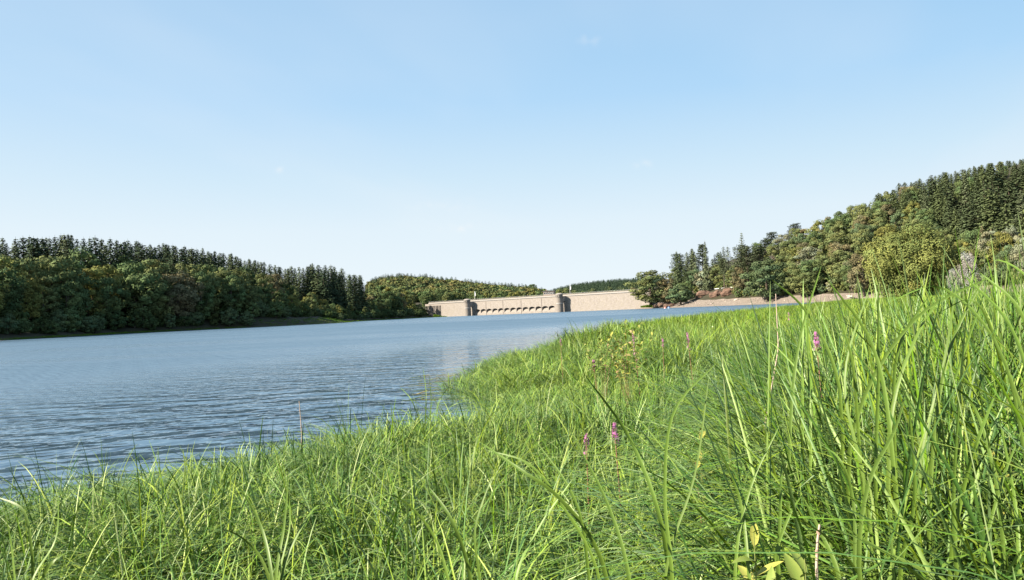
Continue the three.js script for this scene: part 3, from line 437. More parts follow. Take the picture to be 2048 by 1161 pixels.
const ZONES = {
  lshrub: [(t, n) => `${TONE[t.tone][1]} shrub on the left shore, ${n} of its shrubs from the left edge`, 'shrub', 'shrubs along the left shore'],
  lbroad: [(t, n) => `${TONE[t.tone][1]} left-bank leafy tree, ${n} of those from the left edge`, 'tree', 'leafy trees on the left bank'],
  lspruce: [(t, n) => `${TONE[t.tone][1]} pointed spruce on the left ridge, ${n} of those from the left edge`, 'spruce', 'spruces on the ridge of the left bank'],
  rshrub: [(t, n) => `${TONE[t.tone][1]} shrub above the bare right bank, ${n} of those from the dam`, 'shrub', 'shrubs above the stony right bank'],
  rbroad: [(t, n) => `${TONE[t.tone][1]} leafy tree on the right slope, ${n} of those from the dam`, 'tree', 'leafy trees on the right slope'],
  rconifer: [(t, n) => `${TONE[t.tone][1]} ${t.kind} on the right slope, ${n} of its conifers from the dam`, 'conifer', 'conifers on the right slope'],
  dam: [(t, n) => `${t.kind === 'spruce' ? 'dark spruce' : TONE[t.tone][1] + ' tree'} just behind the dam crest, ${n} of those trees from the left`, 'tree', 'trees close behind the dam'],
};
trees.sort((a, b) => a.u - b.u);
{ const n = {}, proto = {};
  for (const t of trees) {
    const key = t.kind + t.v + t.tone, s = SP[t.kind][t.v]; let g;
    if (proto[key]) { g = proto[key].clone(); g.name = numbered(NAMES[t.kind]); g.userData = {}; scene.add(g); }
    else { g = thing(NAMES[t.kind]); part('trunk', s.trunk, t.tone === 'yellow' && t.kind === 'larch' ? paleBark : barkMat, g); part('crown', s.crown, TONE[t.tone][0], g); proto[key] = g; }
    g.position.set(t.x, t.y, t.z); g.rotation.y = t.turn; const k = t.h / s.H; g.scale.set(k * t.w, k, k * t.w);
    const Z = ZONES[t.zone]; if (Z) { n[t.zone] = (n[t.zone] ?? 0) + 1; tag(g, Z[0](t, ordinal(n[t.zone])), Z[1], Z[2]); } else tag(g, t.label, t.kind === 'oak' ? 'oak' : t.kind === 'bush' ? 'shrub' : 'tree');
  }
  console.log('trees', JSON.stringify(trees.reduce((a, t) => { a[t.zone] = (a[t.zone] ?? 0) + 1; return a; }, {})), JSON.stringify(trees.reduce((a, t) => { a[t.kind] = (a[t.kind] ?? 0) + 1; return a; }, {})));
}
// the woods on the far hills, a mass seen from over half a kilometre
function scatter(name, geo, m, list, label, category) { // list of [Matrix4, colour]
  const o = new THREE.InstancedMesh(geo, m, list.length); list.forEach(([M, c], i) => { o.setMatrixAt(i, M); o.setColorAt(i, c); }); o.name = numbered(name); o.castShadow = o.receiveShadow = true; o.userData = { kind: 'stuff', label, category }; scene.add(o); return o; }
const mat4 = (x, y, z, turn, sx, sy, sz, tilt = 0, td = 0) => new THREE.Matrix4().compose(V(x, y, z), new THREE.Quaternion().setFromAxisAngle(V(Math.cos(td), 0, Math.sin(td)), tilt).multiply(new THREE.Quaternion().setFromAxisAngle(V(0, 1, 0), turn)), V(sx, sy, sz));
{
  const R = rng(53), fb = broadleaf(71, 12, 5.5, 0.5, 26, 34, 0.75).crown, fs = spruce(72, 14, 4.4, 0.06, 0.6).crown, leaf = [], con = [], con2 = [];
  for (let z = -700; z > -1090; z -= 8) for (let x = -330; x < 110; x += 8) {
    const xx = x + R() * 7, zz = z + R() * 7, y = farL(xx, zz), u = project(V(xx, y, zz))[0]; if (u < 740 || u > 1190) continue; const t = smoothstep(-zz, 700, 1050), conifer = R() < (t > 0.86 ? 0.75 : noise(xx * .012 + 4, zz * .012) > 0.66 ? 0.5 : 0.05), k = 0.75 + 0.4 * R(), q = 0.8 + 0.4 * R();
    if (conifer) con.push([mat4(xx, y, zz, R() * 6, k, k, k), new THREE.Color().setRGB(q, q, q)]); else leaf.push([mat4(xx, y - 1, zz, R() * 6, k, k * .95, k), new THREE.Color().setRGB(q * (0.85 + 0.5 * R()), q * (0.95 + .15 * R()), q * .9)]);
  }
  for (let z = -950; z > -1540; z -= 9) for (let x = 20; x < 480; x += 8) { const xx = x + R() * 7, zz = z + R() * 8, y = farR(xx, zz), u = project(V(xx, y, zz))[0]; if (u < 1050 || u > 1330 || y < 0) continue; const k = 0.8 + 0.35 * R(), q = 0.8 + 0.4 * R(); if (R() < 0.85 || zz < -1200) con2.push([mat4(xx, y, zz, R() * 6, k, k, k), new THREE.Color().setRGB(q, q, q)]); else leaf.push([mat4(xx, y, zz, R() * 6, k, k, k), new THREE.Color().setRGB(q, q, q)]); }
  scatter('far_woods', fb, leafMat(0.100, 0.124, 0.054), leaf, 'mass of leafy woods covering the low hill behind the dam', 'woods');
  scatter('far_woods', fs, leafMat(0.040, 0.062, 0.032, .15), con, 'dark conifers mixed into the skyline of the low hill', 'woods');
  scatter('far_woods', fs, leafMat(0.042, 0.068, 0.040, .15), con2, 'distant conifer plantation behind the right end of the dam', 'woods');
}

// ---------------------------------------------------------------- right bank details: road, cutting, boulders, buoys
{
  const R = rng(61);
  const onHill = (u, v) => { for (let D = 300; D < 470; D += 0.5) { const p = atDepth(u, v, D), d = p.x - shoreR(p.z); if (d > 0 && hillR(d, p.z) >= p.y) return p; } return atDepth(u, v, 395); };
  const roadA = onHill(1398, 582), roadB = onHill(1470, 578), wallG = [];
  const L = roadB.clone().sub(roadA), len = Math.hypot(L.x, L.z), mid = roadA.clone().add(roadB).multiplyScalar(.5), ang = Math.atan2(-L.z, L.x);
  const road = struct('road', new RoundedBoxGeometry(len + 8, 0.3, 5, 1, 0.04), std(0.25, 0.24, 0.23), 'short stretch of bank road above the rock cutting', 'road'); road.position.copy(mid).add(V(0, -0.8, -2.6)); road.rotation.y = ang;
  const w = thing('retaining_wall', 'low pale roadside wall above the reddish rock cutting', 'wall', [mid.x, mid.y - 0.6, mid.z], ang);
  part('wall', new RoundedBoxGeometry(len, 1.2, 0.4, 1, 0.05).translate(0, 0.1, 0), concrete, w);
  const rail = []; for (let x = -len / 2; x <= len / 2; x += 2) rail.push(new THREE.BoxGeometry(0.1, 0.5, 0.1).translate(x, 0.95, 0)); part('rail_posts', mergeGeometries(rail), steel, w); part('guard_rail', new RoundedBoxGeometry(len, 0.3, 0.08, 1, 0.03).translate(0, 1.1, 0.1), white, w);
  function rock(seed, sx, sy, sz) { const g = new THREE.IcosahedronGeometry(1, 4), p = g.attributes.position, q = V(0, 0, 0), col = []; for (let i = 0; i < p.count; i++) { q.fromBufferAttribute(p, i); const f = 0.62 + 0.85 * fbm(q.x * 2.3 + q.z * .7 + seed * 7, q.y * 2.3 + q.z * 1.6 + seed, 4), n = Math.round((q.y + .15 * q.x) * 5) / 5; p.setXYZ(i, q.x * f * sx, lerp(q.y, n, .4) * f * sy, q.z * f * sz); } g.computeVertexNormals(); return g; }
  const rockTex = byteTex(256, (u, v) => { const k = 0.6 + 0.7 * pn(u, v, 12); return [0.55 * k, 0.46 * k, 0.40 * k]; });
  const red = new THREE.MeshStandardMaterial({ map: rockTex, roughness: 0.95, flatShading: true }); red.color.setRGB(0.47, 0.42, 0.39);
  const grey = new THREE.MeshStandardMaterial({ map: rockTex, roughness: 0.95, flatShading: true }); grey.color.setRGB(0.45, 0.42, 0.40);
  [[1407, 592, 399, 4.2, 2.3, 'wide reddish rock face under the bank road'], [1434, 591, 396, 3.4, 2.2, 'smaller reddish rock face under the road wall\'s middle'], [1457, 588, 394, 3.4, 2.2, 'reddish rock face at the right end of the road wall'], [1386, 594, 402, 2.6, 1.8, 'reddish rock face nearest the blue-green shrub']].forEach(([u, v, D, a, b, label], k) => { const p = onHill(u, v), o = top('rock_outcrop', rock(k + 1, a, b, 2.5), red, label, 'rock', 'rock faces below the road'); o.position.copy(p); });
  [[1311, 612.5, 418, 1.3, .7, 'low brown boulder at the water nearest the dam'], [1322, 610.5, 414, 1.9, 1.1, 'tilted dark boulder on the shore under the shrub'], [1333, 612, 408, 1.7, .9, 'dark shoreline boulder right of the tilted one'], [1343, 611.5, 404, 1.5, .9, 'dark boulder at the edge of the bare stones'], [1349, 605, 404, 1.6, 1.1, 'boulder half hidden by the spreading shrub'], [1473, 601, 360, 1.3, .6, 'pale boulder below the rock cutting'], [1702, 594, 300, 1.4, .6, 'pale boulder behind the tall grass tips']].forEach(([u, v, D, a, b, label], k) => { const o = top('boulder', rock(k + 9, a, b, a * .8), k > 4 ? std(.4, .34, .29) : grey, label, 'boulder', 'boulders on the right shore'); o.position.copy(atDepth(u, v, D)); o.rotation.set(0, k, 0.2 * (k % 3) - .2); });
  [[1330.5, 617.0, 'small pink float on the water by the boulders', [0.75, 0.25, 0.2]], [1338, 616.4, 'small blue float on the water by the boulders', [0.10, 0.25, 0.6]]].forEach(([u, v, label, c]) => { const p = onPlane(u, v + .6, 0), b = thing('float', label, 'float', [p.x, 0, p.z], 0, 'floats near the boulders'); const s = Math.min(1, -p.z / 340); const m = std(...c, 0.45); part('drum', new THREE.LatheGeometry([[0, -.25], [.32, -.25], [.36, -.1], [.36, .35], [.26, .48], [0, .5]].map(([x, y]) => new THREE.Vector2(x * 1.3, y * 1.3)), 18), m, b); part('collar', new THREE.TorusGeometry(0.42, 0.07, 8, 20).rotateX(Math.PI / 2).translate(0, .05, 0), white, b); part('handle', new THREE.TorusGeometry(0.12, 0.03, 6, 14, Math.PI).translate(0, .63, 0), steel, b); });
}

{ // loose stones and weeds over the bare bank
  const R = rng(67), g = new THREE.IcosahedronGeometry(1, 1), p = g.attributes.position; for (let i = 0; i < p.count; i++) { const f = 0.75 + .5 * hash(Math.round(p.getX(i) * 9), Math.round(p.getY(i) * 9 + p.getZ(i) * 31)); p.setXYZ(i, p.getX(i) * f, p.getY(i) * f * .6, p.getZ(i) * f); } g.computeVertexNormals();
  const list = []; for (let i = 0; i < 2000; i++) { const z = -185 - R() * 250, d = 9.5 * Math.pow(R(), .8), x = shoreR(z) + d, k = 0.12 + 0.42 * R() * R() * R(), q = 0.6 + 0.6 * R(); list.push([mat4(x, hillR(d, z) + .02, z, R() * 6, k, k, k, R() * .5, R() * 6), new THREE.Color().setRGB(q, q * (.9 + .08 * R()), q * (.82 + .12 * R()))]); }
  scatter('bank_stones', g, std(0.29, 0.265, 0.245, 1), list, 'loose pale stones strewn over the bare right bank', 'stones');
}

// ---------------------------------------------------------------- grass
// one blade: a folded, tapering, arching ribbon. dir: lean azimuth, reach: how far the tip goes out, droop: how much the tip bends down
function blade(b, x, y, z, h, w, az, reach, droop, segs, c, twist = 0, tipC = c) {
  const dx = Math.cos(az), dz = Math.sin(az), base = b.p.length / 3, yaw = az + Math.PI / 2 + twist, sx = Math.cos(yaw), sz = Math.sin(yaw);
  let px = 0, py = 0;
  for (let k = 0; k <= segs; k++) {
    const s = k / segs, o = reach * Math.pow(s, 1.8), up = h * (s - droop * Math.pow(s, 3.2)), wd = w * 0.5 * (k === segs ? 0.08 : Math.min(1, 0.55 + 1.6 * s) * Math.pow(1 - s, 0.42)), d1 = reach * 1.8 * Math.pow(s + .02, 0.8), d2 = h * (1 - droop * 3.2 * Math.pow(s, 2.2)), l = Math.hypot(d1, d2) || 1;
    const tx = dx * d1 / l, ty = d2 / l, tz = dz * d1 / l, qx = -sz * ty, qy = sz * tx - sx * tz, qz = sx * ty, ql = Math.hypot(qx, qy, qz) || 1, nx = qx / ql, ny = qy / ql, nz = qz / ql, cc = [lerp(c[0], tipC[0], s), lerp(c[1], tipC[1], s), lerp(c[2], tipC[2], s)], cx = x + dx * o, cz = z + dz * o, cy = y + up;
    const tilt = 0.35;
    b.v(cx - sx * wd, cy, cz - sz * wd, nx - sx * tilt, ny, nz - sz * tilt, cc); b.v(cx + sx * wd, cy, cz + sz * wd, nx + sx * tilt, ny, nz + sz * tilt, cc);
  }
  for (let k = 0; k < segs; k++) { const a = base + 2 * k; b.i.push(a, a + 1, a + 2, a + 1, a + 3, a + 2); }
}
const GREENS = [[1, 1, 1], [1.1, 1.08, .6], [.6, .8, .9], [.78, 1.0, .5], [1.45, 1.35, 2.0], [.45, .66, .8], [.95, 1.0, 2.0]];
function tuftInto(b, R, x, z, n, rad, h, w, spread, segs, straw, droopy, tint) {
  for (let i = 0; i < n; i++) {
    const a = R() * 6.283, r = rad * Math.sqrt(R()), hh = h * (h > 1.2 ? 0.70 + 0.34 * R() : 0.45 + 0.6 * R()), k = (0.75 + 0.5 * R()) * tint[3], g = GREENS[Math.floor(R() * GREENS.length)], dead = R() < straw;
    const c = dead ? [2.1 * k, 1.75 * k, 4.6 * k] : [g[0] * k * tint[0], g[1] * k * tint[1], g[2] * k * tint[2]], az = a + (R() - .5) * 2.2;
    const e = R(), bend = e < .2 ? 0.12 + 0.35 * R() : 0.55 + 0.95 * R();
    blade(b, x + Math.cos(a) * r, -0.05, z + Math.sin(a) * r, hh, w * (0.5 + 0.8 * R()), az, hh * spread * bend, droopy * Math.min(0.85, bend * (0.25 + 0.42 * R())), segs, c, (R() - .5) * 2.4);
  }
}
// one tuft (radius 0), or a round patch of many tufts of uneven height and tone
function tuft(seed, n, rad, h, w, spread, segs, straw = 0.05, droopy = 1, radius = 0, count = 1, uneven = 0.5) {
  const R = rng(seed), b = new GB();
  for (let k = 0; k < count; k++) {
    const q = radius * Math.sqrt((k + R()) / count), a = k * 2.399 + R(), x = Math.cos(a) * q, z = Math.sin(a) * q, p = smoothstep(fbm(x * 1.7 / Math.max(.3, radius) + seed, z * 1.7 / Math.max(.3, radius), 3), .25, .75);
    tuftInto(b, R, x, z, n, rad, h * (count > 1 ? 1 - uneven * .5 + uneven * (0.6 * p + 0.4 * R()) : 1), w, spread, segs, straw, droopy, count > 1 ? [0.75 + 0.5 * p, 0.84 + .32 * p, 0.7 + .6 * R(), 0.85 + .3 * R()] : [1, 1, 1, 1]);
  }
  return b.build();
}
const grassMat = leafMat(0.132, 0.205, 0.027, 0.25, 1), sedgeMat = leafMat(0.094, 0.160, 0.025, 0.25, 1), farGrassMat = leafMat(0.128, 0.196, 0.027, 0.25);
{
  const R = rng(81);
  const make = {
    near: [[26, 26, 0.13, 0.74, 0.0115, 0.95, 8, 0.08], 5, [0.45, 14]], mid: [[27, 34, 0.24, 0.70, 0.014, 0.95, 6, 0.07, 1], 4, [0.85, 24, .8]], far: [[28, 52, 0.5, 0.60, 0.020, 0.75, 4, 0.06, 1], 4, [2.1, 40, .9]], sedge: [[29, 22, 0.11, 1.5, 0.0135, 0.66, 12, 0.06, 1.0], 5, [0.36, 15, .25]],
  }, geos = {}, lists = {};
  for (const k in make) { const [[seed, ...t], m, p] = make[k]; if (t.length < 7) t.push(0.05); if (t.length < 8) t.push(1); geos[k] = []; for (let i = 0; i < m; i++) geos[k].push(tuft(seed * 10 + i, ...t, ...p)); geos[k + '_edge'] = [0, 1].map((i) => tuft(seed * 20 + i, ...t)); }
  for (const k in geos) lists[k] = geos[k].map(() => []);
  const col = (x, z) => { const p = fbm(x * 0.6, z * 0.6, 3), q = 0.84 + 0.32 * R(); return new THREE.Color().setRGB(q * (0.76 + 0.5 * p), q * (0.84 + 0.32 * p), q * (0.75 + .5 * R())); };
  const put = (key, x, z, k, sy) => { const l = lists[key], i = Math.floor(R() * l.length); l[i].push([mat4(x, meadowY(x, z), z, R() * 6.283, k, k * sy, k, R() * 0.1, R() * 6.283), col(x, z)]); };
  const sweep = (z0, z1, step, f) => { for (let z = z0; z > z1; z -= step) { const w = -z * 0.70 + 1.2; for (let x = -w; x < w; x += step) f(x + (R() - .5) * step * .7, z + (R() - .5) * step * .7); } };
  const sizeAt = (d) => 0.50 + 0.52 * smoothstep(d, 0, 3.5);
  // whole patches inside the meadow; single tufts along its ragged edge and, thinly, in the shallow water
  const lay = (key, z0, z1, step, r, fine, wet, sy) => {
    sweep(z0, z1, step, (x, z) => { if (Math.hypot(x, z) < 1.4 + r * .6 || x > 150) return; const d = edgeDist(x, z); if (d > r) put(key, x, z, 0.9 + 0.25 * R(), sizeAt(d) * sy * (0.85 + .3 * R())); });
    sweep(z0, z1, fine, (x, z) => { if (Math.hypot(x, z) < 1.4 || x < -14 || x > 150) return; const d = edgeDist(x, z); if (d > r * 1.25 || d < -wet || (d < -0.25 && R() > 0.06)) return; put(key + '_edge', x, z, 0.85 + 0.4 * R(), sizeAt(d) * sy * (0.75 + .5 * R())); });
  };
  lay('near', -0.9, -7.5, 0.60, 0.45, 0.19, 1.6, 1);
  lay('mid', -7.5, -26, 1.15, 0.85, 0.30, 2.2, 1);
  lay('far', -26, -75, 3.0, 2.1, 0.62, .3, 1);
  lay('far', -75, -272, 3.9, 2.1, 1.0, .2, 0.9);
  const stand = table([[1430, 690], [1500, 655], [1560, 628], [1620, 612], [1700, 598], [1780, 580], [1860, 564], [1940, 546], [2048, 528], [2400, 500]]);
  sweep(-1.3, -10, 0.36, (x, z) => { const u = 1024 + FOCAL * x / -z; if (Math.hypot(x, z) < 1.95 || u < 1490 + 60 * smoothstep(z, -3.4, -2) || R() > smoothstep(u, 1470, 1700) || edgeDist(x, z) < .5) return; const want = topY(u, stand(u) + R() * 45, -z) - meadowY(x, z); if (want < .6 || want > 1.75) return; put('sedge', x, z, 0.95 + 0.2 * R(), want / 1.44); });
  // scattered taller sedge over the rest of the near meadow
  sweep(-3.4, -16, 0.62, (x, z) => { if (R() > 0.34 || edgeDist(x, z) < 0.1) return; put('sedge_edge', x, z, 0.46 + 0.22 * R(), 0.85 + 0.3 * R()); });
  const names = { near: 'thick green meadow grass closest in front', mid: 'meadow grass beside the inlet', far: 'meadow grass reaching to the far bank', sedge: 'tall sedge stand at the meadow\'s right' };
  const mats = { near: grassMat, mid: grassMat, far: farGrassMat, sedge: sedgeMat }, sorts = ['', ', a second mixed sort', ', a third mixed sort', ', a fourth mixed sort', ', a fifth mixed sort'];
  for (const k in lists) { const [zone, edge] = k.split('_'); lists[k].forEach((l, i) => l.length && scatter(zone === 'sedge' ? 'sedge_grass' : 'meadow_grass', geos[k][i], mats[zone], l, (edge ? (zone === 'sedge' ? 'single taller sedge scattered through the ' : 'loose outer tufts along the ') : '') + names[zone] + sorts[i], 'grass')); }
  console.log('grass', Object.entries(lists).map(([k, l]) => k + ':' + l.reduce((a, b) => a + b.length, 0)).join(' '));
  // grassy shore strips of the far banks
  const strips = [];
  for (let i = 0; i < 2000; i++) { const z = -140 - R() * 415, spit = z < -275 && z > -375 ? 13 : 3.2, d = -0.2 + R() * spit * 0.9; strips.push([mat4(shoreL(z) - d, hillL(d, z) - .05, z, R() * 6, 1.3, 1.1, 1.3), new THREE.Color().setRGB(.6 + .3 * R(), .75 + .2 * R(), .6)]); }
  for (let i = 0; i < 500; i++) { const t = R(), u = 1283 + 30 * t, p = atDepth(u, 614 - 5 * R() * (1 - Math.abs(t - .5)), 428 - 10 * t); strips.push([mat4(p.x, Math.max(0.1, p.y - .4), p.z, R() * 6, 1.2, .9, 1.2), new THREE.Color().setRGB(1.1, 1.1, .7)]); }
  for (let i = 0; i < 900; i++) { const t = R(), u = 868 + 24 * t, D = 540 + 8 * R(), p = atDepth(u, 634.5 - 6 * R() * (1 - t), D); strips.push([mat4(p.x, Math.max(0.05, p.y - .4), p.z, R() * 6, 1.3, 1, 1.3), new THREE.Color().setRGB(1.2, 1.15, .7)]); }
  scatter('bank_grass', geos.far_edge[0], farGrassMat, strips, 'green grass growing along the waterline of the far banks', 'grass');
}
// undergrowth that closes the view beneath the trees
{
  const R = rng(91), geo = broadleaf(92, 3.2, 2.6, -0.4, 14, 60, 0.26).crown, list = [], list2 = [];
  const c = () => { const q = 0.7 + 0.6 * R(); return new THREE.Color().setRGB(q * (0.9 + .3 * R()), q, q * .9); };
  for (let z = -130; z > -570; z -= 3.6) for (let d = 6; d < 44; d += 4) { const zz = z + R() * 3, dd = d + R() * 4 + (zz < -278 && zz > -372 ? 9 : 0), k = (0.6 + 0.7 * R()) * (dd < 10 ? 0.6 : 1.1); list.push([mat4(shoreL(zz) - dd, hillL(dd, zz) - .2, zz, R() * 6, k, k * (0.8 + .5 * R()), k), c()]); }
  for (let z = -180; z > -520; z -= 4) for (let d = 9.5; d < 60; d += 5) { const zz = z + R() * 3, dd = d + R() * 5, x = shoreR(zz) + dd, y = hillR(dd, zz), u = project(V(x, y, zz))[0], k = (0.5 + 0.7 * R()); if (u < 1255 || u > 2110 || (u > 1376 && u < 1468 && dd < 24)) continue; list2.push([mat4(x, y - .2, zz, R() * 6, k, k * (0.8 + .5 * R()), k), c()]); }
  scatter('undergrowth', geo, TONE.dark[0], list, 'dark low undergrowth beneath the trees of the left bank', 'undergrowth');
  scatter('undergrowth', geo, TONE.mid[0], list2, 'low green undergrowth beneath the trees of the right slope', 'undergrowth');
}

// ---------------------------------------------------------------- single plants that stand out of the meadow
function ribbon(pts, w, roll, c, c2) { // a folded leaf blade through the given points
  const curve = new THREE.CatmullRomCurve3(pts, false, 'centripetal'), n = 18, b = new GB(), T = V(0, 0, 0), S = V(0, 0, 0), N = V(0, 0, 0), q = V(0, 0, 0);
  for (let k = 0; k <= n; k++) {
    const s = k / n; curve.getPoint(s, q); curve.getTangent(s, T); S.set(Math.cos(roll), 0.12, Math.sin(roll)).addScaledVector(T, -T.dot(S.set(Math.cos(roll), 0.12, Math.sin(roll)))).normalize(); S.set(Math.cos(roll), 0.12, Math.sin(roll)); S.addScaledVector(T, -T.dot(S)).normalize(); N.crossVectors(S, T);
    const wd = w / 2 * Math.min(1, 0.7 + 1.2 * s) * (k === n ? 0.06 : Math.pow(1 - s, 0.38)), f = wd * 0.35, cc = [0, 1, 2].map((i) => lerp(c[i], c2[i], s)), mid = cc.map((v) => v * 0.78);
    b.v(q.x - S.x * wd, q.y - S.y * wd, q.z - S.z * wd, N.x - S.x * -.35, N.y, N.z - S.z * -.35, cc); b.v(q.x - N.x * f, q.y - N.y * f, q.z - N.z * f, N.x, N.y, N.z, mid); b.v(q.x + S.x * wd, q.y + S.y * wd, q.z + S.z * wd, N.x - S.x * .35, N.y, N.z - S.z * .35, cc);
  }
  for (let k = 0; k < n; k++) { const a = 3 * k; b.i.push(a, a + 1, a + 3, a + 1, a + 4, a + 3, a + 1, a + 2, a + 4, a + 2, a + 5, a + 4); }
  return b.build();
}
const HERO = [
  ['upright sedge with one straight blade rising against the huge oak', 1.95, [[[1752, 1010], [1757, 760], [1757, 560]], 13, 0], [[[1790, 960], [1745, 690], [1652, 555]], 15, .3], [[[1735, 1000], [1690, 760], [1742, 566]], 11, .8], [[[1720, 900], [1700, 700], [1660, 600]], 9, .4]],
  ['slender dark sedge blades standing against the water at the stony bank', 2.5, [[[1535, 1000], [1538, 760], [1541, 562]], 7, .9], [[[1605, 900], [1606, 720], [1607, 557]], 9, .7], [[[1580, 880], [1600, 680], [1643, 533]], 13, .3], [[[1680, 780], [1610, 620], [1545, 560]], 11, .2], [[[1622, 900], [1618, 760], [1615, 590]], 8, .5]],
  ['dense sedge with dark blades leaning right near the silvery willow', 2.1, [[[1830, 1100], [1880, 860], [1985, 540]], 15, .2], [[[1860, 1000], [1900, 700], [1975, 545]], 13, .4], [[[1700, 900], [1830, 640], [1990, 550]], 14, .2], [[[1780, 860], [1840, 660], [1900, 575]], 12, .6], [[[1790, 900], [1800, 690], [1860, 590]], 11, .1], [[[1840, 950], [1890, 720], [1915, 560]], 12, .9]],
  ['sedge arching to the left at the right edge of the picture', 1.9, [[[2075, 860], [2020, 650], [1925, 548]], 14, .1], [[[2060, 980], [1990, 680], [1880, 575], [1775, 605]], 10, .2], [[[2100, 900], [2040, 620], [1960, 545]], 13, .5], [[[2090, 1000], [2000, 700], [1945, 600], [1880, 625]], 9, .4], [[[2120, 760], [2060, 560], [1990, 520], [1930, 560]], 8, .3]],
  ['broad blade slanting up to the left across the middle meadow', 1.75, [[[1340, 1161], [1315, 1018], [1260, 878], [1168, 748]], 18, .1], [[[1330, 1161], [1390, 950], [1420, 740]], 9, .6], [[[1345, 1161], [1330, 980], [1350, 820], [1440, 720]], 11, .3]],
  ['crossing sedge blades low in the middle of the meadow', 1.7, [[[1212, 1145], [1120, 998], [1045, 943], [955, 882]], 13, .2], [[[1200, 1160], [1130, 1020], [1060, 930], [970, 900]], 9, .4], [[[1030, 1175], [1076, 1060], [1146, 958]], 11, .7], [[[1180, 1175], [1150, 1000], [1070, 880]], 10, .2], [[[1260, 1170], [1220, 1020], [1140, 860]], 12, .1]],
  ['yellow-green blade leaning left at the bottom of the meadow', 1.65, [[[943, 1170], [902, 1039], [857, 974]], 13, .1], [[[960, 1170], [950, 1060], [985, 950]], 10, .5], [[[900, 1180], [860, 1060], [780, 990], [720, 1010]], 9, .3]],
  ['upright tuft of wide blades in the lower left meadow', 2.2, [[[550, 1170], [567, 1056], [577, 947]], 16, .2], [[[545, 1170], [520, 1050], [470, 960]], 12, .1], [[[560, 1170], [600, 1060], [640, 1010], [690, 1030]], 11, .4], [[[540, 1165], [500, 1090], [440, 1060], [390, 1090]], 10, .3], [[[556, 1170], [580, 1040], [560, 900]], 9, .6]],
  ['wide blade bending over at the left edge of the meadow', 2.1, [[[66, 1175], [62, 1100], [46, 1022], [-8, 994]], 15, .1], [[[60, 1175], [110, 1080], [116, 980]], 10, .4], [[[30, 1175], [20, 1080], [5, 1010]], 11, .5], [[[80, 1175], [110, 1120], [170, 1095], [230, 1110]], 10, .2]],
  ['sedge with a cut-off pale blade beside the yellow-leaved plant', 1.8, [[[1557, 1165], [1560, 1050], [1564, 915]], 13, .1], [[[1545, 1150], [1580, 1030], [1605, 990]], 10, .2], [[[1710, 1120], [1705, 990], [1680, 920], [1640, 888]], 10, .3], [[[1680, 1165], [1640, 1062], [1606, 994]], 18, .2], [[[1500, 1165], [1480, 1000], [1430, 880]], 11, .5], [[[1470, 1165], [1500, 980], [1560, 850]], 10, .4]],
  ['pale sedge blades crossing in the lower right corner', 1.75, [[[1915, 1165], [1908, 1000], [1920, 790]], 14, .1], [[[1900, 1165], [1931, 965], [1957, 879], [1995, 780]], 14, .2], [[[1850, 1175], [1950, 1104], [2060, 1068]], 11, .1], [[[1880, 1175], [1761, 1100], [1678, 1050]], 12, .2], [[[1720, 1165], [1738, 968], [1789, 863], [1812, 795]], 13, .1], [[[2010, 1175], [1990, 950], [1940, 800], [1860, 760]], 12, .4], [[[1960, 1175], [2000, 980], [2048, 850]], 11, .3], [[[1800, 1175], [1830, 1000], [1820, 820]], 14, .2], [[[2040, 1175], [2030, 1000], [2000, 840]], 12, .5]],
  ['dark arching sedge at the edge of the small inlet', 7.5, [[[850, 850], [852, 790], [846, 735]], 16, .1], [[[870, 850], [880, 800], [905, 765]], 14, .3], [[[840, 850], [822, 800], [800, 775]], 13, .2], [[[860, 850], [862, 800], [858, 750]], 13, .5], [[[880, 850], [900, 815], [935, 800]], 12, .4], [[[830, 850], [805, 822], [770, 815]], 12, .1]],
];
{
  const R = rng(95);
  for (const [label, D, ...blades] of HERO) {
    const first = atDepth(blades[0][0][0][0], blades[0][0][0][1], D), base = V(first.x, meadowY(first.x, first.z), first.z), t = thing('sedge_tuft', label, 'sedge', [base.x, base.y, base.z], 0, 'tall sedge tufts in the meadow');
    for (const [px, w, roll] of blades) {
      const pts = px.map(([u, v], i) => atDepth(u, v, D * (1 + 0.05 * (i - 1) * (R() - .3))).sub(base)); const foot = pts[0].clone().multiplyScalar(0.35); foot.y = -0.05; if (pts[0].y > 0.08) pts.unshift(foot);
      const k = 0.85 + 0.35 * R(), pale = R() < .25 ? 1.35 : 1; part('blade', ribbon(pts, Math.min(0.0115, 0.75 * w / FOCAL * D), roll, [1.15 * k, 1.1 * k, 0.9 * k * pale], [0.95 * k * pale, 1.0 * k * pale, 0.9 * k * pale]), sedgeMat, t);
    }
  }
}
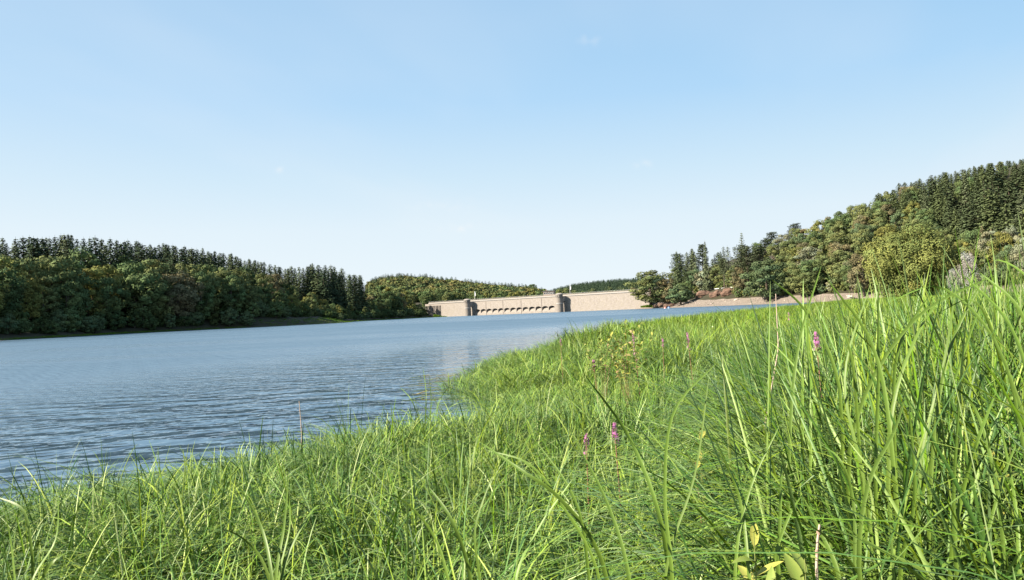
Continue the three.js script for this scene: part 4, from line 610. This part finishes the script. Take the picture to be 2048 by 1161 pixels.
// a lance-shaped leaf: folded along its midrib and bent down, 1 m long, to be scaled
function leafGeo(width, bend) { const b = new GB(), n = 7; for (let k = 0; k <= n; k++) { const s = k / n, w = width * Math.pow(Math.sin(Math.PI * Math.min(1, 0.04 + s * 0.96)), 0.8) * (1 - .25 * s), y = -bend * s * s; b.v(-w, y + w * .35, s, .3, 1, 0, [1, 1, 1]); b.v(0, y, s, 0, 1, 0, [.85, .95, .9]); b.v(w, y + w * .35, s, -.3, 1, 0, [1, 1, 1]); } for (let k = 0; k < n; k++) { const a = 3 * k; b.i.push(a, a + 3, a + 1, a + 1, a + 3, a + 4, a + 1, a + 4, a + 2, a + 2, a + 4, a + 5); } const g = b.build(); g.computeVertexNormals(); return g; }
const LEAVES = [leafGeo(0.18, 0.25), leafGeo(0.23, 0.4), leafGeo(0.16, 0.1)];
const leafGreen = leafMat(0.17, 0.215, 0.045, 0.3, 0.15), leafYellow = leafMat(0.30, 0.29, 0.06, 0.3, 0.15), leafPeach = leafMat(0.36, 0.25, 0.12, 0.3, 0.1), stemRed = std(0.22, 0.10, 0.07, 0.8), stemGreen = std(0.16, 0.19, 0.05, 0.8), stemDry = std(0.44, 0.34, 0.28, 0.85), stemNode = std(0.30, 0.20, 0.15, 0.85);
const flowerMat = new THREE.MeshPhysicalMaterial({ roughness: 0.9, vertexColors: true, side: THREE.DoubleSide }); flowerMat.color.setRGB(0.40, 0.13, 0.34);
function addLeaf(parent, R, x, y, z, az, up, len, m) { const l = part('leaf', LEAVES[Math.floor(R() * 3)], m, parent); l.position.set(x, y, z); l.rotation.order = 'YXZ'; l.rotation.set(-up, az, (R() - .5) * .6); l.scale.setScalar(len); return l; }
function loosestrife(u, v, D, spikePx, label, faded = 0.35, leafy = 6) {
  const R = rng(Math.round(u * 7 + v)), tip = atDepth(u, v, D), gy = meadowY(tip.x, tip.z), H = tip.y - gy, L = spikePx / FOCAL * D, t = thing('purple_loosestrife', label, 'flower', [tip.x, gy, tip.z], 0, 'purple flower spikes in the meadow'), lean = (R() - .5) * .12;
  const at = (y) => V(lean * (y - H), y, 0.03 * Math.sin(y * 4)), sb = new GB(); sb.tube([at(-0.05), at(H * .5), at(H - L), at(H)], [0.0045, 0.004, 0.003, 0.0012], 6, [1, 1, 1]); part('stem', sb.build(), stemRed, t);
  const fb = new GB(), n = Math.round(26 + 260 * L);
  for (let i = 0; i < n; i++) { const s = i / n, y = H - L * (1 - s) , p = at(y), dead = s < faded && R() < .75, r = 0.015 * (1 - .55 * s) * (dead ? .6 : 1), a = R() * 6.283, cx = p.x + Math.cos(a) * r, cz = p.z + Math.sin(a) * r, k = 0.7 + .6 * R();
    for (let q = 0; q < 5; q++) { const w = q / 5 * 6.283, e = (dead ? 0.004 : 0.008) * (1 - .4 * s), ux = -Math.sin(a) * Math.cos(w), uy = Math.sin(w), uz = Math.cos(a) * Math.cos(w), c = dead ? [.55 * k, 1.3 * k, .35 * k] : [k, k, k]; const A = fb.v(cx, y, cz, Math.cos(a), .3, Math.sin(a), c); fb.v(cx + ux * e + Math.cos(a) * e * .5 - uy * Math.sin(a) * -.35 * e, y + uy * e + Math.cos(w) * .35 * e, cz + uz * e + Math.sin(a) * e * .5, Math.cos(a), .3, Math.sin(a), c); fb.v(cx + ux * e * 1.2 + Math.cos(a) * e * .6, y + uy * e * 1.2, cz + uz * e * 1.2 + Math.sin(a) * e * .6, Math.cos(a), .3, Math.sin(a), c); fb.v(cx + ux * e + uy * Math.sin(a) * -.35 * e + Math.cos(a) * e * .5, y + uy * e - Math.cos(w) * .35 * e, cz + uz * e + Math.sin(a) * e * .5, Math.cos(a), .3, Math.sin(a), c); fb.i.push(A, A + 1, A + 2, A, A + 2, A + 3); } }
  part('flower_spike', fb.build(), flowerMat, t);
  for (let k = 0; k < leafy; k++) { const y = (H - L) * (1 - k * 0.09) - .01, p = at(y); for (const q of [0, Math.PI]) addLeaf(t, R, p.x, y, p.z, k * 1.57 + q + R() * .3, 0.5, 0.045 + .02 * R(), leafGreen); }
}
loosestrife(1637, 664, 4.4, 36, 'bright purple flower spike among tall sedge left of the straight blade', 0.15);
loosestrife(1228, 846, 4.2, 42, 'bright pinkish-purple flower spike low in the middle meadow', 0.2);
loosestrife(1172, 868, 4.5, 38, 'thin half-open purple spike just left of the low bright flower', 0.5);
loosestrife(1266, 660, 9.0, 62, 'long purple spike turning brown below, on the yellow-leaved thicket', 0.6);
loosestrife(1376, 665, 9.0, 36, 'purple flower spike rising alone right of the yellow-leaved thicket', 0.45);
loosestrife(1326, 677, 11.0, 18, 'tiny faded purple spike between two taller flower spikes', 0.6, 3);
loosestrife(1579, 625, 12.0, 16, 'tiny pinkish spike in the grass below the stony bank', 0.5, 3);
loosestrife(1121, 678, 14.0, 14, 'tiny dark purple spike at the grass edge by the open water', 0.5, 3);
loosestrife(1187, 720, 9.0, 14, 'tiny pale purple spike left under the yellow-leaved thicket', 0.5, 3);
// leafy plants with yellowing leaves
function leafyPlant(label, u, v, D, stems, height, spread, perStem, len, mats) {
  const R = rng(Math.round(u + v * 3)), tip = atDepth(u, v, D), gy = meadowY(tip.x, tip.z), H = tip.y - gy, t = thing('leafy_plant', label, 'plant', [tip.x, gy, tip.z], 0, 'yellow-leaved plants in the meadow');
  for (let k = 0; k < stems; k++) {
    const a = k / stems * 6.283 + R(), o = k ? spread * (0.35 + .65 * R()) : 0, h = H * (k ? 0.80 + .16 * R() : 1), tx = Math.cos(a) * o, tz = Math.sin(a) * o, at = (s) => V(tx * s * s, h * s, tz * s * s), b = new GB(); b.tube([at(-.02), at(.4), at(.75), at(1)], [.0032, .0026, .002, .001], 5, [1, 1, 1]); part('stem', b.build(), R() < .2 ? stemRed : stemGreen, t);
    for (let q = 0; q < perStem; q++) { const s = 1 - (q / perStem) * height, p = at(s); addLeaf(t, R, p.x, p.y, p.z, q * 2.4 + R(), 0.75 - q * 0.06 + (R() - .5) * .5, len * (0.55 + 0.6 * R()) * (q === 0 ? .6 : 1), mats[Math.floor(R() * mats.length)]); }
  }
}
leafyPlant('thicket of small yellow and peach-coloured leaves beside the long purple spike', 1250, 640, 8.6, 13, 0.42, 0.34, 13, 0.085, [leafYellow, leafYellow, leafPeach, leafGreen]);
leafyPlant('smaller group of yellowish leaves at the left of the peach-leaved thicket', 1200, 668, 8.8, 8, 0.34, 0.2, 10, 0.08, [leafYellow, leafPeach, leafGreen]);
leafyPlant('plant with broad yellow-edged leaves at the bottom right of the meadow', 1508, 1066, 1.75, 3, 0.30, 0.05, 9, 0.085, [leafGreen, leafYellow]);
leafyPlant('low plant with drooping rounded leaves at the bottom edge of the picture', 1610, 1118, 1.65, 4, 0.30, 0.08, 9, 0.09, [leafGreen, leafGreen, leafYellow]);
leafyPlant('small bright-leaved plant between sedge blades at the right edge', 2015, 795, 2.1, 2, 0.25, 0.05, 8, 0.06, [leafYellow, leafGreen]);
leafyPlant('small plant with pale leaves right of the low bright flower', 1400, 862, 3.2, 3, 0.3, 0.08, 8, 0.06, [leafGreen, leafYellow]);
// dry stalks
[['tall dry pinkish reed stalk, bent below, standing against the stony bank', 4.2, [[1520, 910], [1556, 706], [1557, 690], [1552, 588]], .0040], ['thin dry pink stalk sticking out of the shore grass by the water', 8.5, [[603, 870], [601, 840], [598, 803]], .006], ['short dry brown stalk in the dark gap at the bottom right', 1.8, [[1634, 1130], [1636, 1080], [1640, 1050]], .004]].forEach(([label, D, px, r]) => {
  const pts = px.map(([u, v]) => atDepth(u, v, D)), f = pts[0].clone(); const gy = meadowY(f.x, f.z), t = thing('dry_stalk', label, 'reed stalk', [f.x, gy, f.z], 0); const b = new GB(); pts.forEach((p) => p.sub(t.position)); pts.unshift(V(pts[0].x - .02, -.05, pts[0].z)); b.tube(pts, pts.map((_, i) => r * (1 - 0.12 * i)), 7, [1, 1, 1]); part('stem', b.build(), stemDry, t);
  const n = new GB(); for (const s of [.35, .7]) { const i = Math.floor(s * (pts.length - 1)), p = pts[i].clone().lerp(pts[i + 1], .5); n.tube([p.clone().add(V(0, -.006, 0)), p, p.clone().add(V(0, .006, 0))], [r * .9, r * 1.35, r * .9], 7, [1, 1, 1]); } part('node', n.build(), stemNode, t); });
// weed and broken straws floating in the inlet
{
  const R = rng(97), b = new GB(), P = (u, v) => onPlane(u, v, 0.006);
  for (let i = 0; i < 200; i++) { const u = 820 + 210 * R(), v = 748 + 62 * R() * (0.4 + .6 * R()), p = P(u, v); if (edgeDist(p.x, p.z) > 0.2 || edgeDist(p.x, p.z) < -3.5) continue; const a = -0.2 + (R() - .5) * 2.4, l = 0.06 + 0.28 * R(), w = 0.008 + 0.014 * R(), dx = Math.cos(a), dz = Math.sin(a), c = R() < .45 ? [1.5, 1.1, 1.2] : [.6, .8, .6], y = 0.006 + i * 1e-5; const k = b.v(p.x - dx * l - dz * w, y, p.z - dz * l + dx * w, 0, 1, 0, c); b.v(p.x - dx * l + dz * w, y, p.z - dz * l - dx * w, 0, 1, 0, c); b.v(p.x + dx * l + dz * w, y + .003, p.z + dz * l - dx * w, 0, 1, 0, c); b.v(p.x + dx * l - dz * w, y + .003, p.z + dz * l + dx * w, 0, 1, 0, c); b.i.push(k, k + 2, k + 1, k, k + 3, k + 2); }
  const o = top('floating_weed', b.build(), leafMat(0.15, 0.17, 0.05, 0.2), 'yellowish straws and weed floating in the small inlet', 'weed'); o.userData.kind = 'stuff';
}
scene.updateMatrixWorld(true);
renderer.render(scene, camera);
